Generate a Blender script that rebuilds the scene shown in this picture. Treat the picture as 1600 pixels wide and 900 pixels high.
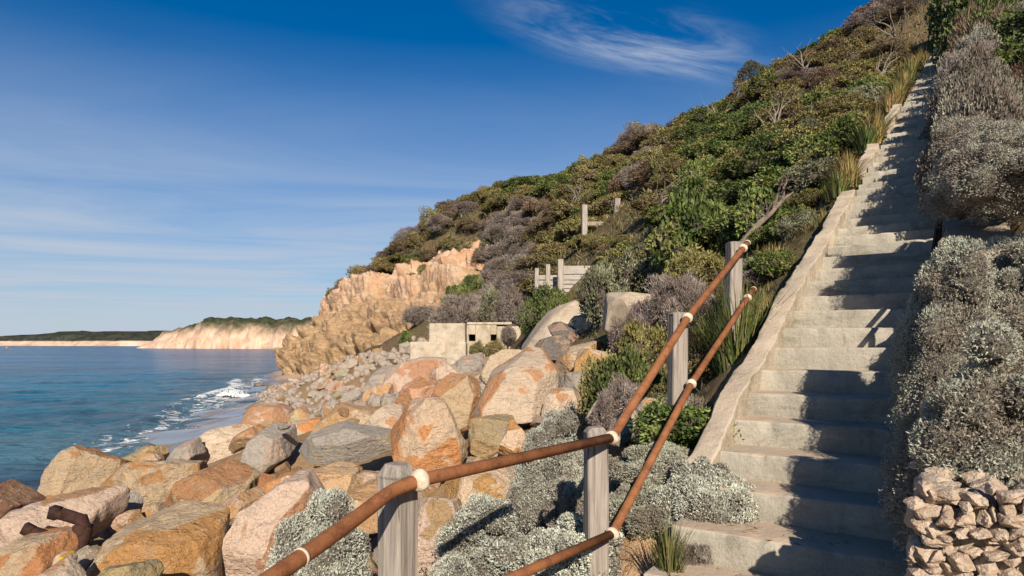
import bpy, math, random
import numpy as np
from mathutils import Vector, Matrix

# ------------------------------------------------------------------ clear
for o in list(bpy.data.objects):
    bpy.data.objects.remove(o)
scene = bpy.context.scene
COL = scene.collection
R = math.radians

# ------------------------------------------------------------------ camera
F, CX, HY = 1020.0, 800.0, 538.0          # focal length in photo pixels, centre column, horizon row
cam_d = bpy.data.cameras.new('camera')
cam = bpy.data.objects.new('camera', cam_d)
COL.objects.link(cam)
cam.location = (0, 0, 0)
cam.rotation_euler = (R(90), 0, 0)
cam_d.sensor_width = 36.0
cam_d.lens = 36.0 * F / 1600.0
cam_d.shift_y = (HY - 450.0) / 1600.0
cam_d.clip_start = 0.05
cam_d.clip_end = 12000
scene.camera = cam
scene.render.resolution_x, scene.render.resolution_y = 1024, 576

# ------------------------------------------------------------------ sky, sun, exposure
SUN_EL, SUN_AZ = 28.5, 174.5
world = bpy.data.worlds.new('World')
scene.world = world
world.use_nodes = True
wn = world.node_tree.nodes; wl = world.node_tree.links
wn.clear()
def N(nodes, t, **kw):
    n = nodes.new(t)
    for k, v in kw.items():
        setattr(n, k, v)
    return n
sky = N(wn, 'ShaderNodeTexSky', sky_type='NISHITA')
sky.sun_disc = False
sky.sun_elevation = R(SUN_EL)
sky.sun_rotation = R(SUN_AZ)
sky.air_density, sky.dust_density, sky.ozone_density, sky.altitude = 1.0, 0.2, 3.0, 0
hs = N(wn, 'ShaderNodeHueSaturation')
hs.inputs['Saturation'].default_value = 1.3
hs.inputs['Value'].default_value = 1.0
tint = N(wn, 'ShaderNodeMix', data_type='RGBA', blend_type='MULTIPLY'); tint.inputs[0].default_value = 1.0
tint.inputs[7].default_value = (.77, .935, 1.14, 1)
wl.new(sky.outputs[0], tint.inputs[6]); wl.new(tint.outputs[2], hs.inputs['Color'])
tc = N(wn, 'ShaderNodeTexCoord')
sep = N(wn, 'ShaderNodeSeparateXYZ')
wl.new(tc.outputs['Generated'], sep.inputs[0])
def wmath(op, a, b=None, clamp=False):
    n = N(wn, 'ShaderNodeMath', operation=op); n.use_clamp = clamp
    for i, v in enumerate((a, b)):
        if v is None: continue
        if isinstance(v, (int, float)): n.inputs[i].default_value = v
        else: wl.new(v, n.inputs[i])
    return n.outputs[0]
zc = wmath('MAXIMUM', sep.outputs[2], 0.03)
u = wmath('DIVIDE', sep.outputs[0], zc)
v = wmath('DIVIDE', sep.outputs[1], zc)
comb = N(wn, 'ShaderNodeCombineXYZ')
wl.new(u, comb.inputs[0]); wl.new(v, comb.inputs[1])
def cloud_noise(rot, sc, scale, detail, rough, dist, lo, hi):
    mp = N(wn, 'ShaderNodeMapping'); mp.vector_type = 'TEXTURE'; mp.inputs['Rotation'].default_value = (0, 0, R(rot)); mp.inputs['Scale'].default_value = sc
    wl.new(comb.outputs[0], mp.inputs[0])
    nz = N(wn, 'ShaderNodeTexNoise'); nz.inputs['Scale'].default_value = scale
    nz.inputs['Detail'].default_value = detail; nz.inputs['Roughness'].default_value = rough; nz.inputs['Distortion'].default_value = dist
    wl.new(mp.outputs[0], nz.inputs['Vector'])
    mr = N(wn, 'ShaderNodeMapRange'); mr.inputs[1].default_value = lo; mr.inputs[2].default_value = hi
    mr.interpolation_type = 'SMOOTHSTEP'
    wl.new(nz.outputs[0], mr.inputs[0])
    return mr.outputs[0]
# thin veil streaks low over the sea, and cirrus wisps higher up
veil = cloud_noise(8, (4.6, 2.0, 1), 1.1, 7, 0.6, 0.7, 0.16, 0.86)
lowband = N(wn, 'ShaderNodeMapRange'); lowband.inputs[1].default_value = 0.42; lowband.inputs[2].default_value = 0.12
wl.new(sep.outputs[2], lowband.inputs[0])
veil = wmath('MULTIPLY', wmath('MULTIPLY', veil, lowband.outputs[0]), 0.7)
wisp = cloud_noise(27, (1.5, .42, 1), 2.0, 10, 0.66, 0.55, 0.36, 0.74)
cu = wmath('DIVIDE', wmath('SUBTRACT', u, 0.42), 0.62)
cv = wmath('DIVIDE', wmath('SUBTRACT', wmath('SUBTRACT', v, 2.15), wmath('MULTIPLY', wmath('SUBTRACT', u, 0.42), 0.45)), 0.34)
rad = wmath('SQRT', wmath('ADD', wmath('MULTIPLY', cu, cu), wmath('MULTIPLY', cv, cv)))
blob = N(wn, 'ShaderNodeMapRange'); blob.inputs[1].default_value = 1.0; blob.inputs[2].default_value = 0.15; blob.interpolation_type = 'SMOOTHSTEP'
wl.new(rad, blob.inputs[0])
wisp = wmath('MULTIPLY', wmath('MULTIPLY', wisp, blob.outputs[0]), 0.8)
hz_ = N(wn, 'ShaderNodeMapRange'); hz_.inputs[1].default_value = 0.38; hz_.inputs[2].default_value = 0.02; hz_.inputs[4].default_value = 0.50
wl.new(sep.outputs[2], hz_.inputs[0])
mask = wmath('ADD', wmath('ADD', veil, hz_.outputs[0]), wisp, clamp=True)
mixc = N(wn, 'ShaderNodeMix', data_type='RGBA')
wl.new(mask, mixc.inputs[0]); wl.new(hs.outputs[0], mixc.inputs[6])
mixc.inputs[7].default_value = (6.6, 7.5, 8.9, 1)
bg = N(wn, 'ShaderNodeBackground'); bg.inputs['Strength'].default_value = 0.051
wl.new(mixc.outputs[2], bg.inputs['Color'])
wo = N(wn, 'ShaderNodeOutputWorld'); wl.new(bg.outputs[0], wo.inputs[0])

sun_d = bpy.data.lights.new('sun', 'SUN'); sun_d.energy = 5.0; sun_d.angle = R(0.5); sun_d.color = (1.0, 0.90, 0.76)
sun = bpy.data.objects.new('sun', sun_d); COL.objects.link(sun)
_az = R(SUN_AZ); _el = R(SUN_EL)
to_sun = Vector((math.sin(_az) * math.cos(_el), math.cos(_az) * math.cos(_el), math.sin(_el)))
sun.rotation_euler = (-to_sun).to_track_quat('-Z', 'Y').to_euler()
sun.location = (0, -20, 30)
vs = scene.view_settings
vs.view_transform = 'Standard'; vs.look = 'None'; vs.exposure = 0.60; vs.gamma = 1.0; vs.use_curve_mapping = False
scene.render.engine = 'CYCLES'
scene.cycles.max_bounces = 5
scene.cycles.diffuse_bounces = 2
scene.cycles.glossy_bounces = 2
scene.cycles.transmission_bounces = 2
scene.cycles.transparent_max_bounces = 4

# ------------------------------------------------------------------ numeric helpers
def P(px, py, d):
    """point seen at photo pixel (px, py) at depth d metres in front of the camera"""
    return np.array([(px - CX) / F * d, d, (HY - py) / F * d])

def _hash(ix, iy, iz, seed):
    h = (ix * 374761393 + iy * 668265263 + iz * 2147483647 + seed * 974634777) & 0xFFFFFFFF
    h = ((h ^ (h >> 13)) * 1274126177) & 0xFFFFFFFF
    h = ((h ^ (h >> 16)) * 2246822519) & 0xFFFFFFFF
    return ((h ^ (h >> 15)) & 0xFFFF) / 65535.0
def vnoise(p, seed=0):
    p = np.asarray(p, float)
    i = np.floor(p).astype(np.int64); f = p - i
    f = f * f * (3 - 2 * f)
    out = 0
    for dx in (0, 1):
        for dy in (0, 1):
            for dz in (0, 1):
                w = (f[:, 0] if dx else 1 - f[:, 0]) * (f[:, 1] if dy else 1 - f[:, 1]) * (f[:, 2] if dz else 1 - f[:, 2])
                out = out + w * _hash(i[:, 0] + dx, i[:, 1] + dy, i[:, 2] + dz, seed)
    return out * 2 - 1
def fbm(p, octv=4, seed=0, gain=0.5, lac=2.03):
    a, s, out = 1.0, 1.0, 0
    for k in range(octv):
        out = out + a * vnoise(p * s + 17.3 * k, seed + k); a *= gain; s *= lac
    return out

def mesh_np(name, verts, faces, cols=None, smooth=False, mats=None, extra=None):
    """faces: (n,3) or (n,4) int array"""
    verts = np.asarray(verts, np.float32); faces = np.asarray(faces, np.int32)
    me = bpy.data.meshes.new(name)
    nv, nf, k = len(verts), len(faces), faces.shape[1]
    me.vertices.add(nv); me.vertices.foreach_set('co', verts.ravel())
    me.loops.add(nf * k); me.loops.foreach_set('vertex_index', faces.ravel())
    me.polygons.add(nf)
    me.polygons.foreach_set('loop_start', np.arange(0, nf * k, k, dtype=np.int32))
    me.polygons.foreach_set('loop_total', np.full(nf, k, np.int32))
    if smooth:
        me.polygons.foreach_set('use_smooth', np.ones(nf, bool))
    if cols is not None:
        at = me.color_attributes.new('Col', 'FLOAT_COLOR', 'POINT')
        c4 = np.ones((nv, 4), np.float32); c4[:, :3] = cols
        at.data.foreach_set('color', c4.ravel())
    if extra:
        for nm, arr in extra.items():
            at = me.attributes.new(nm, 'FLOAT', 'POINT'); at.data.foreach_set('value', np.asarray(arr, np.float32))
    if mats is not None: me.materials.append(mats)
    me.update(calc_edges=True); me.validate()
    return me

def link(name, data, parent=None, loc=None, rot=None, scale=None):
    o = bpy.data.objects.new(name, data); COL.objects.link(o)
    if parent is not None: o.parent = parent
    if loc is not None: o.location = loc
    if rot is not None: o.rotation_euler = rot
    if scale is not None: o.scale = scale
    return o
def tag(o, label=None, cat=None, group=None, kind=None):
    if label: o['label'] = label
    if cat: o['category'] = cat
    if group: o['group'] = group
    if kind: o['kind'] = kind
    return o

class MB:
    """collects shapes that make up ONE mesh"""
    def __init__(s): s.v = []; s.f = []
    def add(s, verts, faces):
        b = len(s.v); s.v += [tuple(map(float, q)) for q in verts]; s.f += [tuple(b + i for i in f) for f in faces]
    def box(s, c, size, rot=None, bev=0.0):
        hx, hy, hz = [q / 2 for q in size]
        pts = [(x, y, z) for x in (-hx, hx) for y in (-hy, hy) for z in (-hz, hz)]
        M = rot if rot is not None else Matrix.Identity(3)
        s.add([Vector(c) + M @ Vector(q) for q in pts], [(0, 1, 3, 2), (4, 6, 7, 5), (0, 4, 5, 1), (2, 3, 7, 6), (0, 2, 6, 4), (1, 5, 7, 3)])
    def tube(s, pts, rads, n=12, cap=True):
        pts = [Vector(q) for q in pts]
        if isinstance(rads, (int, float)): rads = [rads] * len(pts)
        rings = []; up = None
        for i, q in enumerate(pts):
            a = pts[max(i - 1, 0)]; b = pts[min(i + 1, len(pts) - 1)]
            t = (b - a).normalized()
            if up is None:
                up = Vector((0, 0, 1)) if abs(t.z) < .9 else Vector((1, 0, 0))
            x = (up - t * up.dot(t)).normalized(); y = t.cross(x); up = x
            rings.append([q + (x * math.cos(2 * math.pi * k / n) + y * math.sin(2 * math.pi * k / n)) * rads[i] for k in range(n)])
        b = len(s.v)
        for r_ in rings: s.v += [tuple(q) for q in r_]
        for i in range(len(rings) - 1):
            for k in range(n):
                k2 = (k + 1) % n
                s.f.append((b + i * n + k, b + i * n + k2, b + (i + 1) * n + k2, b + (i + 1) * n + k))
        if cap:
            s.f.append(tuple(b + k for k in reversed(range(n)))); s.f.append(tuple(b + (len(rings) - 1) * n + k for k in range(n)))
    def build(s, name, mat, parent=None, smooth=False, bevel=0, loc=None):
        me = bpy.data.meshes.new(name); me.from_pydata(s.v, [], s.f); me.materials.append(mat)
        if smooth:
            for p_ in me.polygons: p_.use_smooth = len(p_.vertices) <= 4
        me.update()
        o = link(name, me, parent, loc)
        if bevel:
            m = o.modifiers.new('bevel', 'BEVEL'); m.width = bevel; m.segments = 2; m.limit_method = 'ANGLE'
        return o

# ------------------------------------------------------------------ materials
def newmat(name):
    m = bpy.data.materials.new(name); m.use_nodes = True
    nt = m.node_tree; nt.nodes.clear()
    out = nt.nodes.new('ShaderNodeOutputMaterial'); b = nt.nodes.new('ShaderNodeBsdfPrincipled')
    nt.links.new(b.outputs[0], out.inputs[0])
    return m, nt, b
class NB:
    def __init__(s, nt): s.nt = nt; s.n = nt.nodes; s.l = nt.links
    def put(s, sock, v):
        if isinstance(v, bpy.types.NodeSocket): s.l.new(v, sock)
        elif v is not None:
            if isinstance(v, (tuple, list)) and len(v) == 3 and sock.type == 'RGBA': v = (*v, 1)
            sock.default_value = v
    def co(s, which='Object'): return s.n.new('ShaderNodeTexCoord').outputs[which]
    def pos(s): return s.n.new('ShaderNodeNewGeometry').outputs['Position']
    def map(s, vec, scale=(1, 1, 1), rot=(0, 0, 0), loc=(0, 0, 0)):
        m = s.n.new('ShaderNodeMapping'); s.put(m.inputs[0], vec)
        m.inputs['Scale'].default_value = scale; m.inputs['Rotation'].default_value = [R(a) for a in rot]; m.inputs['Location'].default_value = loc
        return m.outputs[0]
    def noise(s, vec, scale, detail=4, rough=.55, dist=0):
        m = s.n.new('ShaderNodeTexNoise'); s.put(m.inputs['Vector'], vec)
        m.inputs['Scale'].default_value = scale; m.inputs['Detail'].default_value = detail; m.inputs['Roughness'].default_value = rough; m.inputs['Distortion'].default_value = dist
        return m.outputs[0]
    def voro(s, vec, scale, feat='F1', out='Distance'):
        m = s.n.new('ShaderNodeTexVoronoi'); m.feature = feat; s.put(m.inputs['Vector'], vec); m.inputs['Scale'].default_value = scale
        return m.outputs[out]
    def rng(s, v, a, b, c=0., d=1., smooth=True):
        m = s.n.new('ShaderNodeMapRange'); s.put(m.inputs[0], v)
        for i, q in enumerate((a, b, c, d)): s.put(m.inputs[i + 1], q)
        if smooth: m.interpolation_type = 'SMOOTHSTEP'
        return m.outputs[0]
    def mix(s, f, a, b, mode='MIX'):
        m = s.n.new('ShaderNodeMix'); m.data_type = 'RGBA'; m.blend_type = mode
        s.put(m.inputs[0], f); s.put(m.inputs[6], a); s.put(m.inputs[7], b)
        return m.outputs[2]
    def math(s, op, a, b=None, clamp=False):
        m = s.n.new('ShaderNodeMath'); m.operation = op; m.use_clamp = clamp
        s.put(m.inputs[0], a)
        if b is not None: s.put(m.inputs[1], b)
        return m.outputs[0]
    def attr(s, name, typ='GEOMETRY', out='Color'):
        m = s.n.new('ShaderNodeAttribute'); m.attribute_name = name; m.attribute_type = typ
        return m.outputs[out]
    def rand(s): return s.n.new('ShaderNodeObjectInfo').outputs['Random']
    def vadd(s, a, b):
        m = s.n.new('ShaderNodeVectorMath'); m.operation = 'ADD'; s.put(m.inputs[0], a); s.put(m.inputs[1], b)
        return m.outputs[0]
    def bump(s, h, strength, dist, normal=None):
        m = s.n.new('ShaderNodeBump'); s.put(m.inputs['Height'], h); m.inputs['Strength'].default_value = strength; m.inputs['Distance'].default_value = dist
        if normal is not None: s.put(m.inputs['Normal'], normal)
        return m.outputs[0]
    def normal_z(s):
        g = s.n.new('ShaderNodeNewGeometry'); sp = s.n.new('ShaderNodeSeparateXYZ'); s.l.new(g.outputs['Normal'], sp.inputs[0])
        return sp.outputs[2]

def mat_rock():
    m, nt, b = newmat('boulder_rock'); n = NB(nt)
    c = n.co(); rv = n.rand()
    off = n.nt.nodes.new('ShaderNodeCombineXYZ'); 
    for i in range(3): n.put(off.inputs[i], n.math('MULTIPLY', rv, 37.0 + 11 * i))
    c = n.vadd(c, off.outputs[0])
    c1 = n.attr('c1', 'OBJECT'); c2 = n.attr('c2', 'OBJECT'); am = n.attr('stain', 'OBJECT', 'Fac')
    big = n.noise(c, 1.25, 5, .6, .6)
    lo = n.math('SUBTRACT', .62, n.math('MULTIPLY', am, .30))
    hi = n.math('ADD', lo, .06)
    fac = n.attr('facet', out='Fac')
    f1 = n.rng(n.math('ADD', big, n.math('MULTIPLY', n.math('SUBTRACT', fac, .5), .42)), lo, hi)
    col = n.mix(f1, c1, c2)
    # rust flakes drawn out along the bedding
    fl = n.noise(n.map(c, (2.2, 7.0, 11.0), (25, 18, 40)), 2.0, 7, .68, .5)
    ffl = n.math('MULTIPLY', n.rng(fl, .55, .66), n.math('MULTIPLY', am, .85))
    col = n.mix(ffl, col, n.mix(.30, c2, (.16, .055, .02)))
    # pale mineral streaks
    pl = n.noise(n.map(c, (5, 2, 9), (70, 10, 0)), 2.4, 6, .65, .8)
    col = n.mix(n.math('MULTIPLY', n.rng(pl, .60, .68), .55), col, (.60, .50, .40))
    # lichen grey and weathering
    gy = n.noise(c, 3.1, 6, .65)
    col = n.mix(n.math('MULTIPLY', n.rng(gy, .56, .68), .45), col, (.26, .23, .20))
    sp = n.noise(c, 46, 3, .7)
    col = n.mix(n.rng(sp, .35, .68, 0, .42), col, n.mix(.55, col, (.05, .035, .02)))
    gr = n.noise(c, 130, 2, .6)
    col = n.mix(n.rng(gr, .40, .66, 0, .24), col, n.mix(.5, col, (.75, .62, .48)))
    pit = n.noise(c, 17, 6, .75)
    col = n.mix(n.rng(pit, .60, .68, 0, .65), col, n.mix(.72, col, (.035, .022, .014)))
    n.put(b.inputs['Base Color'], col)
    b.inputs['Roughness'].default_value = .82; b.inputs['Specular IOR Level'].default_value = .25
    h1 = n.noise(c, 5.5, 9, .68); h2 = n.noise(n.map(c, (6, 16, 26), (25, 18, 40)), 1.0, 5, .6)
    h3 = n.voro(n.vadd(n.map(c, (1, 1, 1.6), (20, 10, 0)), n.noise(c, 3, 3, .5)), 2.6, 'DISTANCE_TO_EDGE')
    bm = n.bump(n.noise(c, 34, 6, .72), .55, .018, n.bump(n.rng(h3, 0, .03), .6, .025, n.bump(h1, 1., .09, n.bump(h2, .7, .06))))
    n.put(b.inputs['Normal'], bm)
    return m
def mat_concrete(name, base, sand, warm=.5, streak=True, bump=.4):
    m, nt, b = newmat(name); n = NB(nt)
    c = n.pos()
    a = n.noise(c, 1.7, 6, .6); f = n.noise(c, 38, 4, .7)
    col = n.mix(n.rng(a, .35, .7), base, tuple(q * .74 for q in base))
    if streak:
        st = n.noise(n.map(c, (14, 14, 1.2)), 1.0, 5, .65, .4)
        col = n.mix(n.rng(st, .50, .74, 0, .50), col, tuple(q * .50 for q in base))
        bs = n.noise(n.map(c, (3, 3, 40)), 1.0, 3, .6)
        col = n.mix(n.rng(bs, .5, .7, 0, .25), col, tuple(min(1, q * 1.25) for q in base))
    col = n.mix(n.rng(f, .45, .75, 0, .35), col, tuple(q * .45 for q in base))
    vc = n.voro(n.vadd(n.map(c, (1, 1, .7)), n.noise(c, 2.2, 4, .6)), .9, 'DISTANCE_TO_EDGE')
    col = n.mix(n.rng(vc, .0, .005, .42, 0), col, tuple(q * .3 for q in base))
    if name in ('bunker_concrete', 'slab_concrete'):
        bl = n.noise(n.map(c, (1, 1, .45)), 1.1, 8, .72, .5)
        col = n.mix(n.rng(bl, .47, .62, 0, .75), col, (base[0] * .50, base[1] * .46, base[2] * .40))
        col = n.mix(n.rng(n.noise(n.map(c, (3, 3, .3)), 1., 5, .7), .56, .68, 0, .6), col, (base[0] * .75, base[1] * .50, base[2] * .32))
    dk = n.noise(n.map(c, (2.2, 2.2, 5)), 1.0, 6, .7, .6)
    col = n.mix(n.rng(dk, .50, .66, 0, .62), col, (base[0] * .42, base[1] * .43, base[2] * .38))
    ag = n.voro(c, 95, 'F1'); col = n.mix(n.rng(ag, .15, .5, .28, 0), col, tuple(min(.8, q * 1.5) for q in base))
    # blown sand lying on the flats
    sn = n.noise(c, 2.6, 5, .6)
    up = n.math('MULTIPLY', n.rng(n.normal_z(), .55, .9), n.rng(sn, .30, .58, .25, 1.))
    col = n.mix(n.math('MULTIPLY', up, warm), col, sand)
    n.put(b.inputs['Base Color'], col)
    b.inputs['Roughness'].default_value = .9; b.inputs['Specular IOR Level'].default_value = .2
    n.put(b.inputs['Normal'], n.bump(n.noise(c, 24, 8, .7), bump, .02, n.bump(n.noise(c, 3.2, 4, .5), .3, .05)))
    return m
def mat_rust():
    m, nt, b = newmat('rusted_pipe'); n = NB(nt); c = n.pos()
    a = n.noise(c, 9, 6, .65); f = n.noise(c, 90, 4, .7)
    col = n.mix(n.rng(a, .35, .68), (.245, .100, .043), (.14, .054, .026))
    col = n.mix(n.rng(f, .5, .72, 0, .6), col, (.33, .15, .068))
    g = n.noise(n.map(c, (3, 3, 3)), 14, 5, .7)
    col = n.mix(n.rng(g, .58, .70, 0, .75), col, (.075, .04, .028))
    fk = n.noise(c, 34, 5, .7)
    col = n.mix(n.rng(fk, .62, .70, 0, .7), col, (.33, .18, .09))
    n.put(b.inputs['Base Color'], col)
    b.inputs['Roughness'].default_value = .58; b.inputs['Specular IOR Level'].default_value = .065
    n.put(b.inputs['Normal'], n.bump(n.noise(c, 120, 5, .7), .35, .004, n.bump(n.noise(c, 22, 4, .6), .3, .006)))
    return m
def mat_wood(name, ca, cb, axis='z'):
    m, nt, b = newmat(name); n = NB(nt); c = n.co()
    sc = (30, 30, 1.6) if axis == 'z' else (1.6, 30, 30)
    g = n.noise(n.map(c, sc), 1.3, 6, .65, .5); k = n.noise(c, 4, 4, .6)
    col = n.mix(n.rng(g, .32, .70), ca, cb)
    col = n.mix(n.rng(k, .5, .75, 0, .45), col, tuple(q * .55 for q in cb))
    cr = n.noise(n.map(c, tuple(q * 1.4 for q in sc)), 1.0, 3, .5, .2)
    col = n.mix(n.rng(cr, .66, .72, 0, .8), col, (.035, .03, .028))
    n.put(b.inputs['Base Color'], col); b.inputs['Roughness'].default_value = .85; b.inputs['Specular IOR Level'].default_value = .2
    n.put(b.inputs['Normal'], n.bump(g, .6, .01, n.bump(cr, .5, .01)))
    return m
def mat_foliage():
    m, nt, b = newmat('leaves'); n = NB(nt)
    col = n.attr('Col')
    h = nt.nodes.new('ShaderNodeHueSaturation'); n.put(h.inputs['Color'], col)
    r = n.rand()
    n.put(h.inputs['Hue'], n.rng(r, 0, 1, .482, .515, False)); n.put(h.inputs['Value'], n.rng(n.math('FRACT', n.math('MULTIPLY', r, 7.13)), 0, 1, .86, 1.12, False))
    n.put(b.inputs['Base Color'], h.outputs[0]); b.inputs['Roughness'].default_value = .62; b.inputs['Specular IOR Level'].default_value = .22
    tr = nt.nodes.new('ShaderNodeBsdfTranslucent'); n.put(tr.inputs[0], h.outputs[0])
    mx = nt.nodes.new('ShaderNodeMixShader'); mx.inputs[0].default_value = .16
    out = [q for q in nt.nodes if q.type == 'OUTPUT_MATERIAL'][0]
    nt.links.new(b.outputs[0], mx.inputs[1]); nt.links.new(tr.outputs[0], mx.inputs[2]); nt.links.new(mx.outputs[0], out.inputs[0])
    return m
def mat_simple(name, ca, cb, scale=8, rough=.85, bump=.4, bd=.02, coord='pos'):
    m, nt, b = newmat(name); n = NB(nt); c = n.pos() if coord == 'pos' else n.co()
    a = n.noise(c, scale, 6, .65)
    n.put(b.inputs['Base Color'], n.mix(n.rng(a, .35, .68), ca, cb)); b.inputs['Roughness'].default_value = rough; b.inputs['Specular IOR Level'].default_value = .25
    n.put(b.inputs['Normal'], n.bump(n.noise(c, scale * 3, 6, .65), bump, bd))
    return m
def mat_ground():
    m, nt, b = newmat('hill_soil'); n = NB(nt); c = n.pos()
    a = n.noise(c, .35, 6, .6); f = n.noise(c, 5, 6, .7)
    sand = n.attr('sand', out='Fac')
    col = n.mix(n.rng(a, .38, .62), (.115, .075, .042), (.085, .072, .030))
    col = n.mix(n.rng(f, .42, .72), col, (.20, .145, .085))
    col = n.mix(n.math('MULTIPLY', sand, n.rng(f, .2, .6, .7, 1.)), col, (.42, .27, .15))
    n.put(b.inputs['Base Color'], col); b.inputs['Roughness'].default_value = .95; b.inputs['Specular IOR Level'].default_value = .1
    n.put(b.inputs['Normal'], n.bump(f, .7, .08, n.bump(n.noise(c, 40, 4, .7), .4, .01)))
    return m
def mat_cliff():
    m, nt, b = newmat('cliff_rock'); n = NB(nt); c = n.pos()
    sx = nt.nodes.new('ShaderNodeSeparateXYZ'); n.put(sx.inputs[0], c)
    warp = n.noise(c, .22, 5, .6)
    zz = n.math('ADD', sx.outputs[2], n.math('MULTIPLY', n.math('SUBTRACT', warp, .5), 11.))
    f = n.rng(zz, .5, 9.5)
    low = n.mix(n.rng(n.noise(c, .9, 7, .68), .38, .66), (.44, .29, .16), (.27, .17, .085))
    up = n.mix(n.rng(n.noise(c, .5, 7, .65), .40, .64), (.60, .415, .28), (.54, .30, .17))
    col = n.mix(f, low, up)
    st = n.noise(n.map(c, (.35, .35, 3.2), (6, -5, 0)), 1., 6, .65, .3)
    col = n.mix(n.rng(st, .52, .70, 0, .55), col, (.60, .46, .32))
    col = n.mix(n.rng(n.noise(n.map(c, (.5, .5, 2.2), (4, 0, 0)), 2.2, 5, .65), .60, .70, 0, .6), col, (.25, .13, .06))
    n.put(b.inputs['Base Color'], col); b.inputs['Roughness'].default_value = .92; b.inputs['Specular IOR Level'].default_value = .15
    n.put(b.inputs['Normal'], n.bump(n.noise(c, 1.6, 9, .7), .9, .5, n.bump(st, .6, .4)))
    return m
def mat_sea():
    m, nt, b = newmat('sea_water'); n = NB(nt); c = n.pos()
    col = n.attr('Col'); foam = n.attr('foam', out='Fac')
    fn = n.noise(n.map(c, (1.1, .55, 1), (0, 0, 20)), 1.5, 9, .72, .9)
    lo = n.math('SUBTRACT', .78, n.math('MULTIPLY', foam, .46))
    ff = n.rng(fn, lo, n.math('ADD', lo, .07))
    ff = n.math('MULTIPLY', ff, n.rng(foam, .02, .2))
    pt = n.noise(n.map(c, (.02, .055, 1)), 1., 5, .6, .4)
    col = n.mix(n.rng(pt, .40, .62, 0, .85), col, n.mix(.80, col, (.002, .028, .085)))
    n.put(b.inputs['Base Color'], n.mix(ff, col, (.78, .77, .75)))
    n.put(b.inputs['Roughness'], n.rng(ff, 0, 1, .12, .8, False))
    b.inputs['IOR'].default_value = 1.1
    b.inputs['Specular IOR Level'].default_value = .3
    w1 = n.noise(n.map(c, (.42, 1.0, 1), (0, 0, 14)), .55, 4, .55, .5)
    w2 = n.noise(n.map(c, (.6, 1.3, 1), (0, 0, -12)), 2.1, 5, .62, .6)
    w3 = n.noise(n.map(c, (.6, 1.0, 1), (0, 0, 24)), .11, 4, .55, .4)
    n.put(b.inputs['Normal'], n.bump(w3, .9, 4.0, n.bump(w1, 1.0, 1.3, n.bump(w2, .9, .42))))
    return m
def mat_beach():
    m, nt, b = newmat('wet_sand'); n = NB(nt); c = n.pos()
    wet = n.attr('wet', out='Fac')
    st = n.noise(n.map(c, (.5, .12, 1), (0, 0, 14)), 1.6, 4, .6, .5)
    w = n.math('MULTIPLY', wet, n.rng(st, .35, .6, .55, 1.))
    n.put(b.inputs['Base Color'], n.mix(w, (.36, .26, .18), (.17, .13, .115)))
    n.put(b.inputs['Roughness'], n.rng(w, .2, .9, .7, .10, False))
    n.put(b.inputs['Normal'], n.bump(n.noise(c, 3, 4, .5), .08, .02))
    return m
def mat_far(name, scrub, rock, zcut, soft, scale):
    m, nt, b = newmat(name); n = NB(nt); c = n.pos()
    sx = nt.nodes.new('ShaderNodeSeparateXYZ'); n.put(sx.inputs[0], c)
    nz = n.noise(n.map(c, (1, .6, 1.0), (0, 28, 0)), scale, 8, .68)
    zz = n.math('ADD', sx.outputs[2], n.math('MULTIPLY', n.math('SUBTRACT', nz, .5), soft * 3.2))
    f = n.rng(zz, zcut - soft, zcut + soft)
    a = n.mix(n.rng(n.noise(c, scale * 5, 6, .7), .38, .64), scrub, tuple(q * .5 for q in scrub))
    r_ = n.mix(n.rng(n.noise(n.map(c, (1, 1, .4)), scale * 2.5, 7, .7), .36, .66), rock, tuple(q * w_ for q, w_ in zip(rock, (.72, .60, .52))))
    n.put(b.inputs['Base Color'], n.mix(f, r_, a)); b.inputs['Roughness'].default_value = 1; b.inputs['Specular IOR Level'].default_value = 0
    n.put(b.inputs['Normal'], n.bump(nz, .8, 1.2 / scale * .05))
    return m

M_ROCK = mat_rock()
M_STEP = mat_concrete('step_concrete', (.37, .335, .27), (.48, .36, .255), .8, bump=.6)
M_KERB = mat_concrete('kerb_concrete', (.44, .365, .275), (.47, .365, .265), .45, bump=.8)
M_BUNK = mat_concrete('bunker_concrete', (.46, .385, .29), (.48, .37, .26), .3)
M_SLAB = mat_concrete('slab_concrete', (.44, .36, .27), (.47, .36, .26), .3)
M_MORTAR = mat_simple('lime_mortar', (.36, .28, .20), (.22, .165, .115), 14)
M_STONE = mat_simple('pale_rubble_stone', (.56, .445, .335), (.40, .29, .205), 22, .9, .9, .02)
M_RUST = mat_rust()
M_SCRAP_AND_SHADE = mat_simple('scrap_iron', (.060, .022, .013), (.022, .012, .010), 14, .75, .8, .02)  # scrap colour; on the wall's pipe rail the same dark tone replaces shade
M_CLAMP = mat_simple('painted_clamp', (.58, .51, .41), (.46, .34, .22), 26, .6, .3, .004)
M_POST = mat_wood('weathered_post_wood', (.33, .285, .24), (.18, .15, .125))
M_PLANK = mat_wood('weathered_plank_wood', (.40, .36, .315), (.24, .21, .185), 'x')
M_POSTP = mat_wood('bleached_post_wood', (.40, .35, .30), (.22, .185, .155))
M_LEAF = mat_foliage()
M_TWIG = mat_simple('bush_branches', (.085, .065, .052), (.045, .034, .028), 18)
M_TWIGN = mat_simple('cushion_twigs', (.24, .21, .165), (.12, .10, .078), 60, .9, 1.0, .02)
M_DEAD = mat_simple('dead_wood', (.22, .17, .135), (.11, .085, .068), 16)
M_DEADP = mat_simple('bleached_dead_wood', (.26, .215, .175), (.15, .12, .095), 12)
M_GROUND = mat_ground()
M_CLIFF = mat_cliff()
M_SEA = mat_sea()
M_BEACH = mat_beach()
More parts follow.
